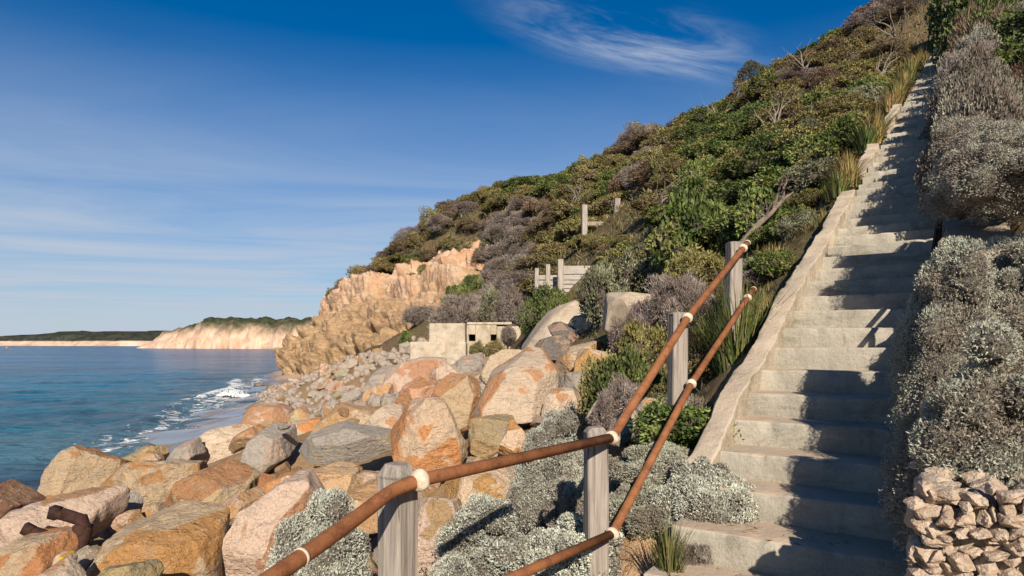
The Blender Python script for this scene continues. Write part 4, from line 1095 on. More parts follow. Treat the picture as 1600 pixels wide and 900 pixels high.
proto('green', 5, nl=20, n=6800, ln=.10, wd=.045, spread=.9, cols=GREEN, rz=.75, r0=.14, r1=.38, jit=.45, up=.3, core=.55, rag=.6)
proto('deep', 3, nl=18, n=6000, ln=.095, wd=.046, spread=.9, cols=DEEP, rz=.8, r0=.14, r1=.40, jit=.45, core=.55, rag=.6)
proto('olive', 5, nl=20, n=7000, ln=.085, wd=.036, spread=.9, cols=OLIVE, rz=.7, r0=.14, r1=.40, jit=.45, core=.55, rag=.65)
proto('brown', 4, nl=14, n=6500, ln=.16, wd=.022, spread=.8, cols=BROWN, rz=.8, r0=.2, r1=.42, jit=.55, core=.48, rag=.6)
proto('greygreen', 3, nl=18, n=6500, ln=.09, wd=.032, spread=.8, cols=GREYG, rz=.72, r0=.16, r1=.40, jit=.45, core=.55, rag=.5)
rb = np.random.default_rng(21)
def bush(kind, loc, size, name='shrub', label=None, group=None, cat='shrub', var=None, rz=None):
    pr_ = PROT[kind]; fo, br = pr_[(rb.integers(len(pr_)) if var is None else var % len(pr_))]
    sx, sy, sz = size if hasattr(size, '__len__') else (size, size, size)
    r = link(name, None, None, tuple(loc), (0, 0, rb.uniform(0, 6.28) if rz is None else rz))
    tag(r, label, cat, group)
    f = link('foliage', fo, r, None, None, (sx, sy, sz)); b_ = link('branches', br, r, None, None, (sx, sy, sz))
    return r
NEARC = {'silver': SILV, 'silverbrown': SILVB}
nseed = [700]
def near_bush(kind, loc, rx, ry, h, name, label, group, cat):
    nseed[0] += 1; rng = np.random.default_rng(nseed[0])
    L = lobes_dome(rng, 13, 1, .8, .26, .42); sub = []
    for k in range(40):
        b_ = L[rng.integers(len(L))]; d_ = rng.normal(size=3); d_[2] = abs(d_[2]) * .9 - .15; d_ /= np.linalg.norm(d_)
        sub.append((*(b_[:3] + d_ * b_[3] * .95), rng.uniform(.11, .20)))
    L = np.concatenate([L, np.array(sub)]); S = np.array([rx, ry, h])
    L = np.c_[L[:, :3] * S, L[:, 3] * (rx + ry + h) / 3]
    area = 3.6 * (rx + ry) / 2 * h + 2.0 * rx * ry
    sb_ = kind == 'silverbrown'
    n = int(np.clip((54000 if sb_ else 48000) * area, 9000, 45000))
    V, F_, C = leaf_cloud(rng, L, n, .0165 if sb_ else .0165, .0070 if sb_ else .0080, .8, NEARC[kind], .30, .35, 7.0, nseed[0], rag=.22 if sb_ else .14, rfreq=14., zmin=-.1, tri=True)
    ex = np.percentile(np.abs(V[:, 0]), 98.5) / rx; ez = np.percentile(V[:, 2], 99.5) / h; nm = np.array([1 / ex, 1 / ex, 1 / ez])
    cv, cf = core_and_stems(rng, L, .66, h * 8)
    r = link(name, None, None, tuple(loc)); tag(r, label, cat, group)
    link('foliage', mesh_np('foliage', V * nm, F_, C, False, M_LEAF), r); link('branches', mesh_np('branches', cv * nm, cf, None, True, M_TWIGN), r)
    return r
def bush_px(kind, px, py, d, wpx, hpx, label, name='cushion_bush', cat='bush', group=None, depth=1.0, var=None):
    """bush whose crown spans wpx x hpx with its lowest visible point at (px, py)"""
    q = P(px, py, d); rx = wpx / F * d / 2; h = hpx / F * d
    g = ground(q[0], q[1]) - .04; top = q[2] + h
    q[2] = min(max(g, q[2] - min(.6, .5 * h)), top - .55 * h); h = top - q[2]      # rooted in the ground, top kept
    if kind not in NEARC: rx = max(rx, .5 * h)
    if kind in NEARC and d < 6.5: return near_bush(kind, q, rx, rx * depth, h, name, label, group, cat)
    return bush(kind, q, (rx, rx * depth, h), name, label, group, cat, var)
# silver bushes by the handrail
bush_px('silver', 505, 985, 3.5, 205, 215, 'silvery cushion bush left of the nearest post', var=0)
bush_px('silver', 760, 985, 3.95, 225, 200, 'silvery white cushion bush right of the nearest post', var=1)
bush_px('silver', 905, 985, 4.15, 225, 172, 'silvery cushion bush under the lower rail', var=2)
bush_px('silver', 868, 815, 6.0, 150, 172, 'tall grey silver bush between first two posts', var=3)
bush_px('silverbrown', 935, 800, 5.0, 150, 95, 'grey brown bush behind the second post', var=1)
bush_px('silverbrown', 1035, 800, 4.55, 170, 105, 'grey bush behind the lower rail near the stairs', var=0)
bush_px('silver', 1108, 838, 4.0, 175, 118, 'silvery bush spilling onto the lowest steps', var=0)
bush_px('silverbrown', 1010, 880, 4.15, 130, 130, 'brownish bush between second post and grass tuft', var=2)
bush_px('mauve', 1075, 745, 4.9, 70, 50, 'small reddish brown bush at the third post foot', var=0)
bush_px('mauve', 1090, 905, 3.6, 70, 60, 'small dry grey bush beside the lowest step', var=1)
# right of the stairs
bush_px('silverbrown', 1532, 812, 2.68, 240, 300, 'big grey green bush overhanging the stone wall', var=0, depth=.85)
bush_px('silverbrown', 1514, 700, 3.3, 200, 318, 'large silver grey bush beside the stairs at mid height', var=1, depth=.9)
bush_px('silverbrown', 1610, 800, 3.4, 240, 330, 'grey bush at the right edge above the stone wall', var=2, depth=.8)
bush_px('silverbrown', 1472, 600, 3.75, 132, 222, 'grey bush shoulder leaning over the stairs below the coping')
bush_px('silver', 1628, 570, 5.0, 200, 205, 'silvery bush at the right edge below the concrete coping', var=1, depth=.9)
bush_px('silver', 1618, 935, 2.9, 70, 140, 'small silver bush at the wall end, right edge', var=2)
bush_px('greybrown', 1545, 360, 8.4, 180, 120, 'grey bush above the concrete coping', var=3)
bush_px('greybrown', 1560, 330, 9.6, 190, 110, 'silver grey bush higher beside the stairs', var=0)
bush_px('greybrown', 1555, 262, 11.5, 180, 105, 'brownish grey bush below the mauve one', var=1)
bush_px('mauve', 1566, 205, 13.5, 120, 90, 'rounded mauve grey leafless bush right of stairs', var=2)
bush_px('greybrown', 1600, 300, 9.0, 150, 120, 'grey brown bush at right edge below the mauve one', var=3)
bush_px('green', 1555, 400, 7.2, 80, 55, 'small yellow green shrub behind the coping', name='shrub', var=0)
for i, (s, o2, r_, h_, k) in enumerate([(4.9, .24, .44, .95, 'silverbrown'), (5.7, .72, .45, .80, 'silverbrown'), (6.5, .74, .42, .72, 'silver'), (6.95, -.04, .52, .95, 'silverbrown'), (8.5, .0, .55, 1.45, 'greybrown'), (9.5, -.03, .55, 1.4, 'greybrown'), (10.5, -.03, .55, 1.4, 'greybrown'), (11.5, .0, .58, 1.45, 'greybrown'), (12.5, -.05, .58, 1.5, 'greybrown'),
        (13.6, .0, .65, 1.5, 'mauve'), (14.7, -.05, .62, 1.5, 'greybrown'), (15.9, .0, .7, 1.6, 'greybrown'), (17.2, .15, .7, 1.7, 'brown'), (18.6, .2, .75, 1.8, 'deep'), (20.2, .3, .85, 1.9, 'brown'), (22, .4, .9, 2.0, 'deep'), (24, .5, 1.0, 2.2, 'deep'), (26.3, .5, 1.0, 2.3, 'deep'), (29, .6, 1.1, 2.5, 'deep'), (32, .6, 1.1, 2.6, 'deep'), (35, .6, 1.2, 2.8, 'deep'), (38, .6, 1.2, 2.8, 'deep')]):  # dark green kind towards the top puts the shade there into leaf colour
    p_ = SP(s, o2 + .12, zl(s) + (.48 if i == 3 else .05))
    lab_ = ['grey bush leaning over the lower stairs above the stone wall', 'grey bush right of the near end of the coping', 'silver bush right of the middle of the coping', 'tall grey bush hanging over the far end of the coping'][i] if i < 4 else {'silverbrown': 'grey', 'greybrown': 'grey brown', 'silver': 'silver', 'mauve': 'mauve', 'brown': 'brown twiggy', 'deep': 'dark green'}[k] + ' shrub overhanging the right edge of the ' + ('middle' if s < 16 else 'upper') + ' stairs, ' + ['first', 'second', 'third', 'fourth', 'fifth', 'sixth', 'seventh', 'eighth', 'ninth', 'tenth', 'eleventh', 'twelfth', 'thirteenth', 'fourteenth', 'fifteenth', 'sixteenth', 'seventeenth', 'eighteenth', 'nineteenth'][i - 4] + ' up from the coping'
    if k in NEARC and s < 7.5: near_bush(k, p_, r_, r_, h_, 'stairside_shrub', lab_, 'shrubs overhanging the stairs', 'shrub')
    else: bush(k, p_, (r_, r_, h_), 'stairside_shrub', lab_, 'shrubs overhanging the stairs', 'shrub')
near_bush('silverbrown', P(1590, 338, 4.8), .58, .5, .66, 'stairside_shrub', 'grey bush above the coping at the right edge', 'shrubs overhanging the stairs', 'shrub')
# dark trees in the upper right corner
for i, (px, py, d, w, h, k, lab) in enumerate([(1530, 110, 21, 120, 130, 'deep', 'dark evergreen shrub shading the top of the stairs'), (1600, 130, 19, 150, 150, 'deep', 'dark evergreen shrub at the upper right edge'), (1585, 40, 27, 170, 120, 'brown', 'dark brown shrub in the top right corner'),
                                              (1515, 25, 33, 110, 70, 'deep', 'dark shrub at top of the stairs')]):
    bush_px(k, px, py, d, w, h, lab, name='evergreen_shrub', cat='shrub', var=i)
# named shrubs left of the stairs
NS = [(985, 625, 9.0, 84, 78, 'deep', 'dark green shrub left of the third post'), (1008, 570, 9.6, 66, 66, 'olive', 'yellowish olive shrub between block and upper rail'), (955, 620, 9.5, 50, 62, 'olive', 'low olive shrub at the edge of the boulders'),
      (975, 650, 8.2, 70, 60, 'mauve', 'grey dry bush in front of the dark green shrub'), (1115, 620, 6.8, 90, 90, 'olive', 'olive shrub between the rails'), (1060, 490, 10.0, 120, 60, 'mauve', 'grey dry scrub right of the concrete block'),
      (1000, 530, 10.5, 80, 60, 'mauve', 'grey dry scrub in front of the concrete block'), (1090, 450, 12.5, 100, 60, 'olive', 'olive shrub above the grey scrub'), (948, 490, 17.0, 78, 78, 'greygreen', 'grey green shrub in front of the timber wall'),
      (1010, 445, 17.0, 110, 70, 'greygreen', 'pale grey green shrub right of the timber wall'), (1080, 400, 15.5, 140, 95, 'green', 'bright green shrub above the upper rail'), (1180, 385, 12.5, 120, 80, 'green', 'green shrub beneath the dead branch'),
      (1240, 400, 10.6, 90, 60, 'green', 'glossy green shrub next to the kerb'), (1300, 340, 12.4, 95, 90, 'green', 'dense green shrub touching the stairs'), (1330, 290, 14.5, 100, 110, 'green', 'dense green shrub beside the stair landing'),
      (850, 492, 24, 52, 44, 'deep', 'green shrub left of the timber wall'), (770, 495, 34, 45, 46, 'greygreen', 'green shrub above the bunker'), (720, 508, 36, 100, 48, 'mauve', 'mauve dry scrub behind the bunker'), (800, 492, 32, 60, 45, 'mauve', 'mauve dry bush right of the green shrub above the bunker'),
      (660, 512, 44, 60, 34, 'mauve', 'mauve dry bush at the cliff foot'), (635, 553, 40, 26, 36, 'green', 'bright green plant at the bunker footing'), (710, 470, 48, 36, 26, 'green', 'green patch of scrub on the cliff foot'), (740, 452, 50, 30, 24, 'green', 'higher green patch on the cliff foot'),
      (745, 549, 29.0, 24, 16, 'olive', 'olive tussock bush under the left bunker opening'), (772, 548, 29.0, 34, 18, 'olive', 'olive tussock bush under the right bunker opening'), (794, 524, 29.4, 14, 16, 'mauve', 'small round dark bush on the bunker front'),
      (870, 486, 24.0, 30, 34, 'green', 'small green shrub at the base of the timber wall'), (1120, 560, 7.6, 70, 60, 'olive', 'olive scrub beyond the long grass'), (1190, 470, 8.8, 90, 50, 'mauve', 'grey dry scrub beyond the fourth post'), (1230, 440, 9.2, 60, 36, 'green', 'low green groundcover by the kerb')]
for i_, px_ in enumerate(range(528, 772, 17)):
    xs_ = [492, 524, 556, 600, 650, 700, 745, 785]
    NS.append((px_ + (i_ * 7) % 9 - 4, float(np.interp(px_, xs_, [486, 464, 440, 418, 404, 395, 388, 388])) + 6 + (i_ * 5) % 7, float(np.interp(px_, xs_, [93, 91, 89, 86, 82, 77, 72, 66])) - 2, 34 + (i_ * 11) % 18, 17 + (i_ * 7) % 9, ['olive', 'brown', 'greygreen'][i_ % 3], ['olive', 'brown', 'grey green'][i_ % 3] + ' scrub spilling over the cliff edge, ' + ['far left', 'left', 'middle', 'right', 'far right'][min(4, i_ // 3)]))
NS += [(612, 452, 76, 42, 16, 'greygreen', 'grey green scrub patch on the upper cliff face, left'), (648, 446, 73, 40, 18, 'olive', 'olive scrub patch on the upper cliff face, middle'), (585, 470, 77, 30, 14, 'greygreen', 'small grey green scrub patch halfway up the cliff'), (560, 452, 84, 36, 14, 'brown', 'brown scrub on the cliff edge'), (668, 432, 72, 36, 18, 'olive', 'olive scrub patch near the cliff top'), (630, 486, 66, 26, 12, 'brown', 'brown scrub tuft low on the cliff face'), (530, 462, 86, 34, 12, 'brown', 'brown scrub at the seaward end of the cliff edge'), (690, 500, 52, 44, 22, 'mauve', 'mauve dry scrub right of the bare cliff')]
for (px, py, d, w, h, k, lab) in NS:
    bush_px(k, px, py, d, w, h, lab, name='shrub', cat='shrub')

# the scrub covering the hillside
placed = []
def hill_kind(px, py, d):
    f = fbm(np.array([[px * .011, py * .014, d * .02]]), 3, 77)[0] + rb.normal() * .22
    if px > 1080 and py > 170 and px - 1080 > (py - 430) * .2: 
        return ['greygreen', 'olive', 'olive', 'green', 'green', 'deep'][int(np.clip((f + .55) * 5.5, 0, 5))]
    if px < 640: return ['brown', 'olive', 'greygreen', 'olive'][int(np.clip((f + .5) * 4, 0, 3))]
    return ['mauve', 'brown', 'brown', 'olive', 'olive', 'olive', 'olive', 'green'][int(np.clip((f + .65) * 6, 0, 7))]
def hill_label(k, px, py, o2, r_):
    sz = 'large ' if r_ > 1.5 else 'small ' if r_ < .85 else ''
    crest = np.interp(px, [520, 600, 700, 860, 1000, 1160, 1370], [465, 418, 365, 298, 232, 158, 25])
    if py < crest + 38: zn = 'on the skyline ' + ('above the cliff' if px < 720 else 'left of the small tree' if px < 1150 else 'right of the small tree')
    elif o2 > -5.0: zn = 'close to the left side of the stairs'
    elif px < 790: zn = 'on the slope above the bunker and cliff'
    elif py > 330 and px < 1050: zn = 'around the timber wall and hillside posts'
    elif px < 1050: zn = 'on the slope above the two hillside posts'
    elif py > 250: zn = 'on the slope above the handrail'
    else: zn = 'on the upper slope left of the stairs'
    return sz + {'green': 'leafy green shrub', 'deep': 'dark green shrub', 'olive': 'olive shrub', 'brown': 'brown twiggy shrub', 'greygreen': 'grey green shrub', 'mauve': 'mauve grey leafless bush'}[k] + ' ' + zn
LABK = {'green': 'leafy green shrub in the hillside scrub', 'deep': 'dark green shrub in the hillside scrub', 'olive': 'olive shrub in the hillside scrub', 'brown': 'brown twiggy shrub in the hillside scrub', 'greygreen': 'grey green shrub in the hillside scrub', 'mauve': 'mauve grey leafless bush in the hillside scrub'}
NAMK = {'green': 'leafy_shrub', 'deep': 'dark_shrub', 'olive': 'olive_shrub', 'brown': 'twiggy_shrub', 'greygreen': 'grey_green_shrub', 'mauve': 'leafless_bush', 'silverbrown': 'grey_shrub'}
cx_ = rb.uniform(-30, 40, 9000); cy_ = rb.uniform(10, 96, 9000)
cz_ = terrain(np.c_[cx_, cy_])
ppx = CX + cx_ / cy_ * F; ppy = HY - cz_ / cy_ * F
bo = cx_ * Q[0] + cy_ * Q[1]
floor_y = np.interp(ppx, [480, 540, 600, 700, 760, 800, 870, 940, 1000, 1100, 1200, 1300, 1400], [478, 455, 430, 412, 408, 470, 455, 440, 430, 420, 380, 330, 240])
okv = (ppy < floor_y) & (ppy > -40) & (bo < -2.0) & (ppx > 500) & (ppx < 1560)
cnt = 0
for i in np.nonzero(okv)[0]:
    d = cy_[i]; r_ = rb.uniform(.75, 1.35) * np.interp(d, [10, 25, 60, 90], [.62, .95, 1.35, 1.5])
    if bo[i] > (-1.75 - r_ * .62 if d < 16 else -1.9 - r_ * 1.0): continue
    ok = True
    for (a, b, c) in placed:
        if (a - cx_[i]) ** 2 + (b - cy_[i]) ** 2 < (.50 * (r_ + c)) ** 2: ok = False; break
    if not ok: continue
    if abs(ppx[i] - 880) < 60 and 395 < ppy[i] < 475 and d < 30: continue
    if abs(ppx[i] - 938) < 45 and 330 < ppy[i] < 400 and d < 34: r_ *= .5
    rp = r_ * 1.15 * F / d; skip = False
    for (x0, x1, y0, y1, dd) in ((832, 922, 402, 458, 25.5), (903, 926, 316, 356, 33), (944, 988, 300, 352, 34)):
        if d < dd and ppx[i] + rp > x0 and ppx[i] - rp < x1 and ppy[i] > y0 - 4 and ppy[i] - rp * 1.1 < y1: skip = True
    if skip: continue
    placed.append((cx_[i], cy_[i], r_)); k = hill_kind(ppx[i], ppy[i], d)
    bush(k, (cx_[i], cy_[i], cz_[i] - .15 * r_), (r_ * rb.uniform(.9, 1.35), r_ * rb.uniform(.9, 1.35), r_ * rb.uniform(.65, 1.15)), NAMK[k], hill_label(k, ppx[i], ppy[i], bo[i], r_), 'scrub covering the hillside: ' + k)
    cnt += 1
    if cnt > 760: break
print('hill shrubs', cnt)
# scrub right of the upper stairs, mostly dark kinds whose tone stands in for shade
cnt2 = 0
for i in range(1500):
    s, o2 = rb.uniform(11, 40), rb.uniform(.9, 11)
    q = SP(s, o2, 0); r_ = rb.uniform(.7, 1.2)
    if CX + q[0] / q[1] * F > 1680: continue
    if any((a - q[0]) ** 2 + (b - q[1]) ** 2 < (.55 * (r_ + c)) ** 2 for a, b, c in placed): continue
    placed.append((q[0], q[1], r_)); k = ['deep', 'brown', 'deep', 'brown', 'mauve'][rb.integers(5)]
    bush(k, (q[0], q[1], ground(q[0], q[1]) - .1), (r_, r_, r_), NAMK[k], {'silverbrown': 'grey shrub above the right side of the stairs', 'brown': 'brown twiggy shrub above the right side of the stairs', 'deep': 'dark green shrub above the right side of the stairs', 'mauve': 'mauve shrub above the right side of the stairs'}[k], 'scrub right of the stairs: ' + k)
    cnt2 += 1
    if cnt2 > 70: break

# undergrowth: dry grass and low scrub nobody could count
ru = np.random.default_rng(31); nU = 22000
ux, uy = ru.uniform(-28, 40, nU * 5), 3.2 + ru.random(nU * 5) ** 1.5 * 90
uz = terrain(np.c_[ux, uy]); upx = CX + ux / uy * F; upy = HY - uz / uy * F; uo = ux * Q[0] + uy * Q[1]; us = ux * E[0] + uy * E[1]
lim = np.interp(upx, [480, 600, 760, 800, 870, 940, 1000, 1080, 1200], [480, 432, 410, 520, 500, 560, 640, 800, 900])
ku = ((((upy < lim) & (uo < -1.75)) | ((uo > .1) & (us > 2.9))) & (upy > -60) & (upx > 480) & (upx < 1700)).nonzero()[0][:nU]
bp = np.c_[ux, uy, uz][ku]; m_ = len(ku); K = 5
sc_ = np.interp(bp[:, 1], [3, 12, 30, 60, 95], [.07, .16, .30, .5, .6])
bp = np.repeat(bp, K, 0); sc_ = np.repeat(sc_, K) * ru.uniform(.5, 1.2, m_ * K)
bp[:, :2] += ru.normal(size=(m_ * K, 2)) * (sc_ * .5)[:, None]
ax_ = ru.normal(size=(m_ * K, 3)) * .55 + np.array([0, -.1, .9]); ax_ /= np.linalg.norm(ax_, axis=1, keepdims=True)
sd_ = np.cross(ax_, ru.normal(size=(m_ * K, 3))); sd_ /= np.linalg.norm(sd_, axis=1, keepdims=True)
Vu = np.stack([bp, bp + ax_ * sc_[:, None] * .5 + sd_ * sc_[:, None] * .09, bp + ax_ * sc_[:, None], bp + ax_ * sc_[:, None] * .5 - sd_ * sc_[:, None] * .09], 1).reshape(-1, 3)
pc = np.array([(.17, .125, .07), (.12, .09, .05), (.13, .12, .045), (.10, .115, .035), (.24, .18, .10)])
fu = np.clip((fbm(bp * .5, 3, 61) + .6 + ru.normal(size=len(bp)) * .35) * 3.2, 0, 4.99).astype(int)
cu2 = np.repeat(pc[fu] * ru.uniform(.7, 1.3, len(bp))[:, None], 4, 0)
o = link('undergrowth', mesh_np('undergrowth', Vu, np.arange(len(Vu)).reshape(-1, 4), cu2, False, M_LEAF)); tag(o, 'dry grass and low scrub covering the hillside soil', 'undergrowth', kind='stuff')

# small tree standing out on the skyline
tr = link('small_tree', None, None, tuple(P(1178, 160, 49))); tag(tr, 'small round grey olive tree standing out on the skyline', 'tree')
rng = np.random.default_rng(5); L = np.array([(0, 0, 2.0, .75), (.7, 0, 2.1, .6), (-.7, .1, 1.85, .62), (.2, .3, 2.55, .5), (-.35, -.2, 2.45, .5), (1.1, .1, 1.9, .35), (-1.15, 0, 1.5, .4)])
V, F_, C = leaf_cloud(rng, L, 6000, .13, .05, .7, [(.10, .085, .06), (.11, .11, .05), (.13, .12, .06)], .5, .2, 1.2, 3)
link('crown', mesh_np('crown', V, F_, C, False, M_LEAF), tr)
m = MB(); m.tube([(0, 0, -.8), (.05, 0, .4), (-.05, 0, 1.2), (.1, .0, 2.0)], [.14, .11, .08, .04], 7); m.tube([(0, 0, .6), (.5, 0, 1.4), (.9, 0, 2.0)], [.07, .05, .02], 6); m.tube([(0, 0, .5), (-.5, 0, 1.1), (-1.1, 0, 1.6)], [.07, .05, .02], 6)
m.build('trunk', M_DEAD, tr, True)
sb = bush('mauve', P(688, 352, 77), (1.5, 1.5, 1.25), 'shrub', 'lone round bush on the skyline at the ridge end', None, 'bush', 0)

# ------------------------------------------------------------------ grass tufts
def tuft(name, loc, n, h, r, cols, label, cat='grass', group=None, seed=0, w=.006, droop=.5):
    rng = np.random.default_rng(seed); V, F_, C = [], [], []; b = 0; cols = np.array(cols)
    for k in range(n):
        a = rng.uniform(0, 6.283); lean = rng.uniform(.05, .75) ** 1.2; hh = h * rng.uniform(.55, 1.1)
        base = np.array([math.cos(a), math.sin(a), 0]) * r * rng.uniform(0, .35); dr = np.array([math.cos(a + rng.normal() * .5), math.sin(a + rng.normal() * .5), 0])
        sd = np.array([-dr[1], dr[0], 0]); c = cols[rng.integers(len(cols))] * rng.uniform(.75, 1.25)
        for j in range(5):
            t = j / 4; p = base + dr * lean * hh * (t * .5 + droop * t * t) + np.array([0, 0, hh * (t - .35 * lean * t * t * t)])
            ww = w * (1 - t) ** .7 + .0006
            V += [p - sd * ww, p + sd * ww]; C += [c, c]
            if j: F_.append((b + 2 * j - 2, b + 2 * j - 1, b + 2 * j + 1, b + 2 * j))
        b += 10
    o = link(name, mesh_np(name, np.array(V), np.array(F_), np.array(C), False, M_LEAF), None, tuple(loc)); return tag(o, label, cat, group)
GRS = [(.10, .13, .03), (.16, .17, .045), (.22, .20, .08), (.07, .10, .03)]
DRY = [(.34, .25, .10), (.28, .19, .07), (.22, .19, .06)]
tuft('grass_tuft', P(1045, 915, 3.45), 170, .36, .14, GRS, 'upright green grass tuft beside the lowest steps', seed=1, w=.0035, droop=.2)
tuft('grass_tuft', P(1150, 590, 6.4), 520, .95, .55, GRS, 'tall strappy green grass clump between rail and kerb', seed=2, w=.0075)
tuft('grass_tuft', P(1105, 570, 6.9), 260, .7, .4, GRS + DRY, 'straw and green grass clump behind the lower rail', seed=3, w=.006)
tuft('grass_tuft', P(1175, 640, 5.6), 160, .32, .3, DRY + GRS, 'short dry grass along the outside of the kerb', seed=4, w=.004)
for i, (px, py, d, n, h, lab) in enumerate([(1210, 425, 9.0, 300, .40, 'golden dry grass above the fourth post'), (1262, 395, 9.6, 300, .42, 'golden dry grass along the kerb top'), (1410, 170, 19.5, 320, .75, 'golden grass on the left of the upper stairs'), (1392, 228, 14.6, 260, .5, 'golden grass at the end of the broken kerb'), (1440, 112, 26, 320, .9, 'golden grass high beside the stairs'), (1375, 205, 17, 260, .7, 'grey green grass left of the broken kerb')]):
    tuft('grass_tuft', P(px, py, d), n, h, h * 1.1, DRY if i != 5 else GRS, lab, seed=10 + i, w=.008, droop=.6)
rk = np.random.default_rng(44)
for i, (s, o2) in enumerate([(10.9, -1.5), (11.5, -1.45), (11.9, -1.52), (14.1, -1.5), (14.8, -1.42), (15.4, -1.5), (15.9, -1.46), (18.9, -1.5), (19.7, -1.45), (20.6, -1.5), (21.8, -1.45), (23, -1.5), (24.4, -1.45), (26, -1.5)]):
    q = SP(s, o2 - .12, zl(s) - .12)
    tuft('grass_tuft', q, 150, rk.uniform(.35, .55) * (1 + s * .02), .4, DRY if i % 3 else GRS, 'golden dry grass tuft growing over the broken kerb' if i % 3 else 'green grass tuft growing over the broken kerb', group='grass along the broken kerb', seed=300 + i, w=.007 + s * .0004, droop=.6)
for i in range(64):
    s = rk.uniform(4.2, 15); o2 = rk.uniform(-2.9, -1.66); q = SP(s, o2, 0); q[2] = ground(q[0], q[1]) - .02; k = rk.integers(4)
    if k == 0: tuft('grass_tuft', q, 120, rk.uniform(.22, .4), .3, DRY, 'low golden dry grass tuft along the outer side of the kerb', group='low plants along the kerb', seed=100 + i, w=.005, droop=.6)
    elif k == 1: tuft('grass_tuft', q, 120, rk.uniform(.2, .4), .3, GRS, 'low green grass tuft along the outer side of the kerb', group='low plants along the kerb', seed=100 + i, w=.005, droop=.6)
    else:
        kd = ['mauve', 'greygreen', 'olive', 'green'][rk.integers(4)]; r_ = rk.uniform(.22, .42)
        bush(kd, q, (r_, r_, r_ * rk.uniform(.7, 1.0)), 'low_shrub', {'mauve': 'low dry grey', 'greygreen': 'low grey green', 'olive': 'low olive', 'green': 'low green'}[kd] + ' shrub along the outer side of the kerb', 'low plants along the kerb', 'shrub')
# dry leaf litter and twigs lying on the path
VV, FF, CC = [], [], []; rl = np.random.default_rng(8)
for k in range(420):
    s = rl.uniform(2.9, 3.9) if k < 90 else rl.uniform(2.6, 7.5); o2 = rl.uniform(-1.3, -.5) if k < 90 else rl.uniform(-1.75, -1.5)
    q = SP(s, o2, 0)
    kk = math.floor((s - S0) / TREAD); z = Z0 + kk * RISE + .004 if k < 90 else ground(q[0], q[1]) + .012
    a = rl.uniform(0, 6.28); l = rl.uniform(.01, .04) if k < 80 else rl.uniform(.02, .09); dr = np.array([math.cos(a), math.sin(a), 0]); sd = np.array([-dr[1], dr[0], 0]) * rl.uniform(.001, .004)
    b = len(VV); p = q + np.array([0, 0, z]); lift = np.array([0, 0, rl.uniform(.002, .012)])
    VV += [p - dr * l, p + sd, p + dr * l + lift, p - sd + lift * .5]; FF.append((b, b + 1, b + 2, b + 3)); c = np.array((.16, .09, .045)) * rl.uniform(.5, 1.4); CC += [c] * 4
o = link('leaf_litter', mesh_np('leaf_litter', np.array(VV), np.array(FF), np.array(CC), False, M_LEAF)); tag(o, 'dry twigs and leaf litter on steps and path', 'leaf litter', kind='stuff')

# ------------------------------------------------------------------ dead branches
def limb(m, p, d, l, r, rng, depth):
    pts = [np.array(p, float)]; rad = [r]; dd = np.array(d, float)
    for k in range(5):
        dd = dd + rng.normal(size=3) * .22; dd /= np.linalg.norm(dd); pts.append(pts[-1] + dd * l / 5); rad.append(r * (1 - (k + 1) / 6.5))
        if depth and rng.random() < .75:
            nd = dd + rng.normal(size=3) * .75; nd /= np.linalg.norm(nd); limb(m, pts[-1], nd, l * rng.uniform(.4, .7), rad[-1] * .65, rng, depth - 1)
    m.tube(pts, rad, 6)
db = np.array(P(1168, 372, 11.4)); rng = np.random.default_rng(4); m = MB()
tip = P(1240, 300, 11.6) - db
m.tube([np.zeros(3) - tip * .25, tip * .25 + np.array([.02, 0, .07]), tip * .5 + np.array([0, 0, .02]), tip * .78 + np.array([0, 0, .05]), tip], [.06, .055, .042, .03, .012], 8)
for t in (.35, .55, .75): limb(m, tip * t, np.array([rng.uniform(-.6, .8), rng.uniform(-.6, .2), rng.uniform(.3, 1)]), rng.uniform(.4, .8), .035, rng, 2)
o = m.build('dead_branch', M_DEAD, None, True, loc=tuple(db)); tag(o, 'gnarled grey dead branch above the end of the handrail', 'branch')
for i, (px, py, d, sc, lab) in enumerate([(1495, 150, 16.5, 1.5, 'tangle of bare dead branches leaning over the upper stairs'), (1530, 130, 17.5, 1.4, 'tangle of bare dead branches right of the upper stairs'), (1475, 168, 15.5, .9, 'low bare dead branches beside the upper stairs')]):
    rng = np.random.default_rng(50 + i); m = MB()
    for k in range(11):
        limb(m, (rng.uniform(-.2, .5), rng.uniform(-.3, .3), rng.uniform(-.3, .1)), (rng.uniform(-1, .6), rng.uniform(-.7, .3), rng.uniform(.0, .8)), sc * rng.uniform(.6, 1.1), .028, rng, 2)
    o = m.build('dead_branches', M_DEAD, None, True, loc=tuple(P(px, py, d))); tag(o, lab, 'branches')

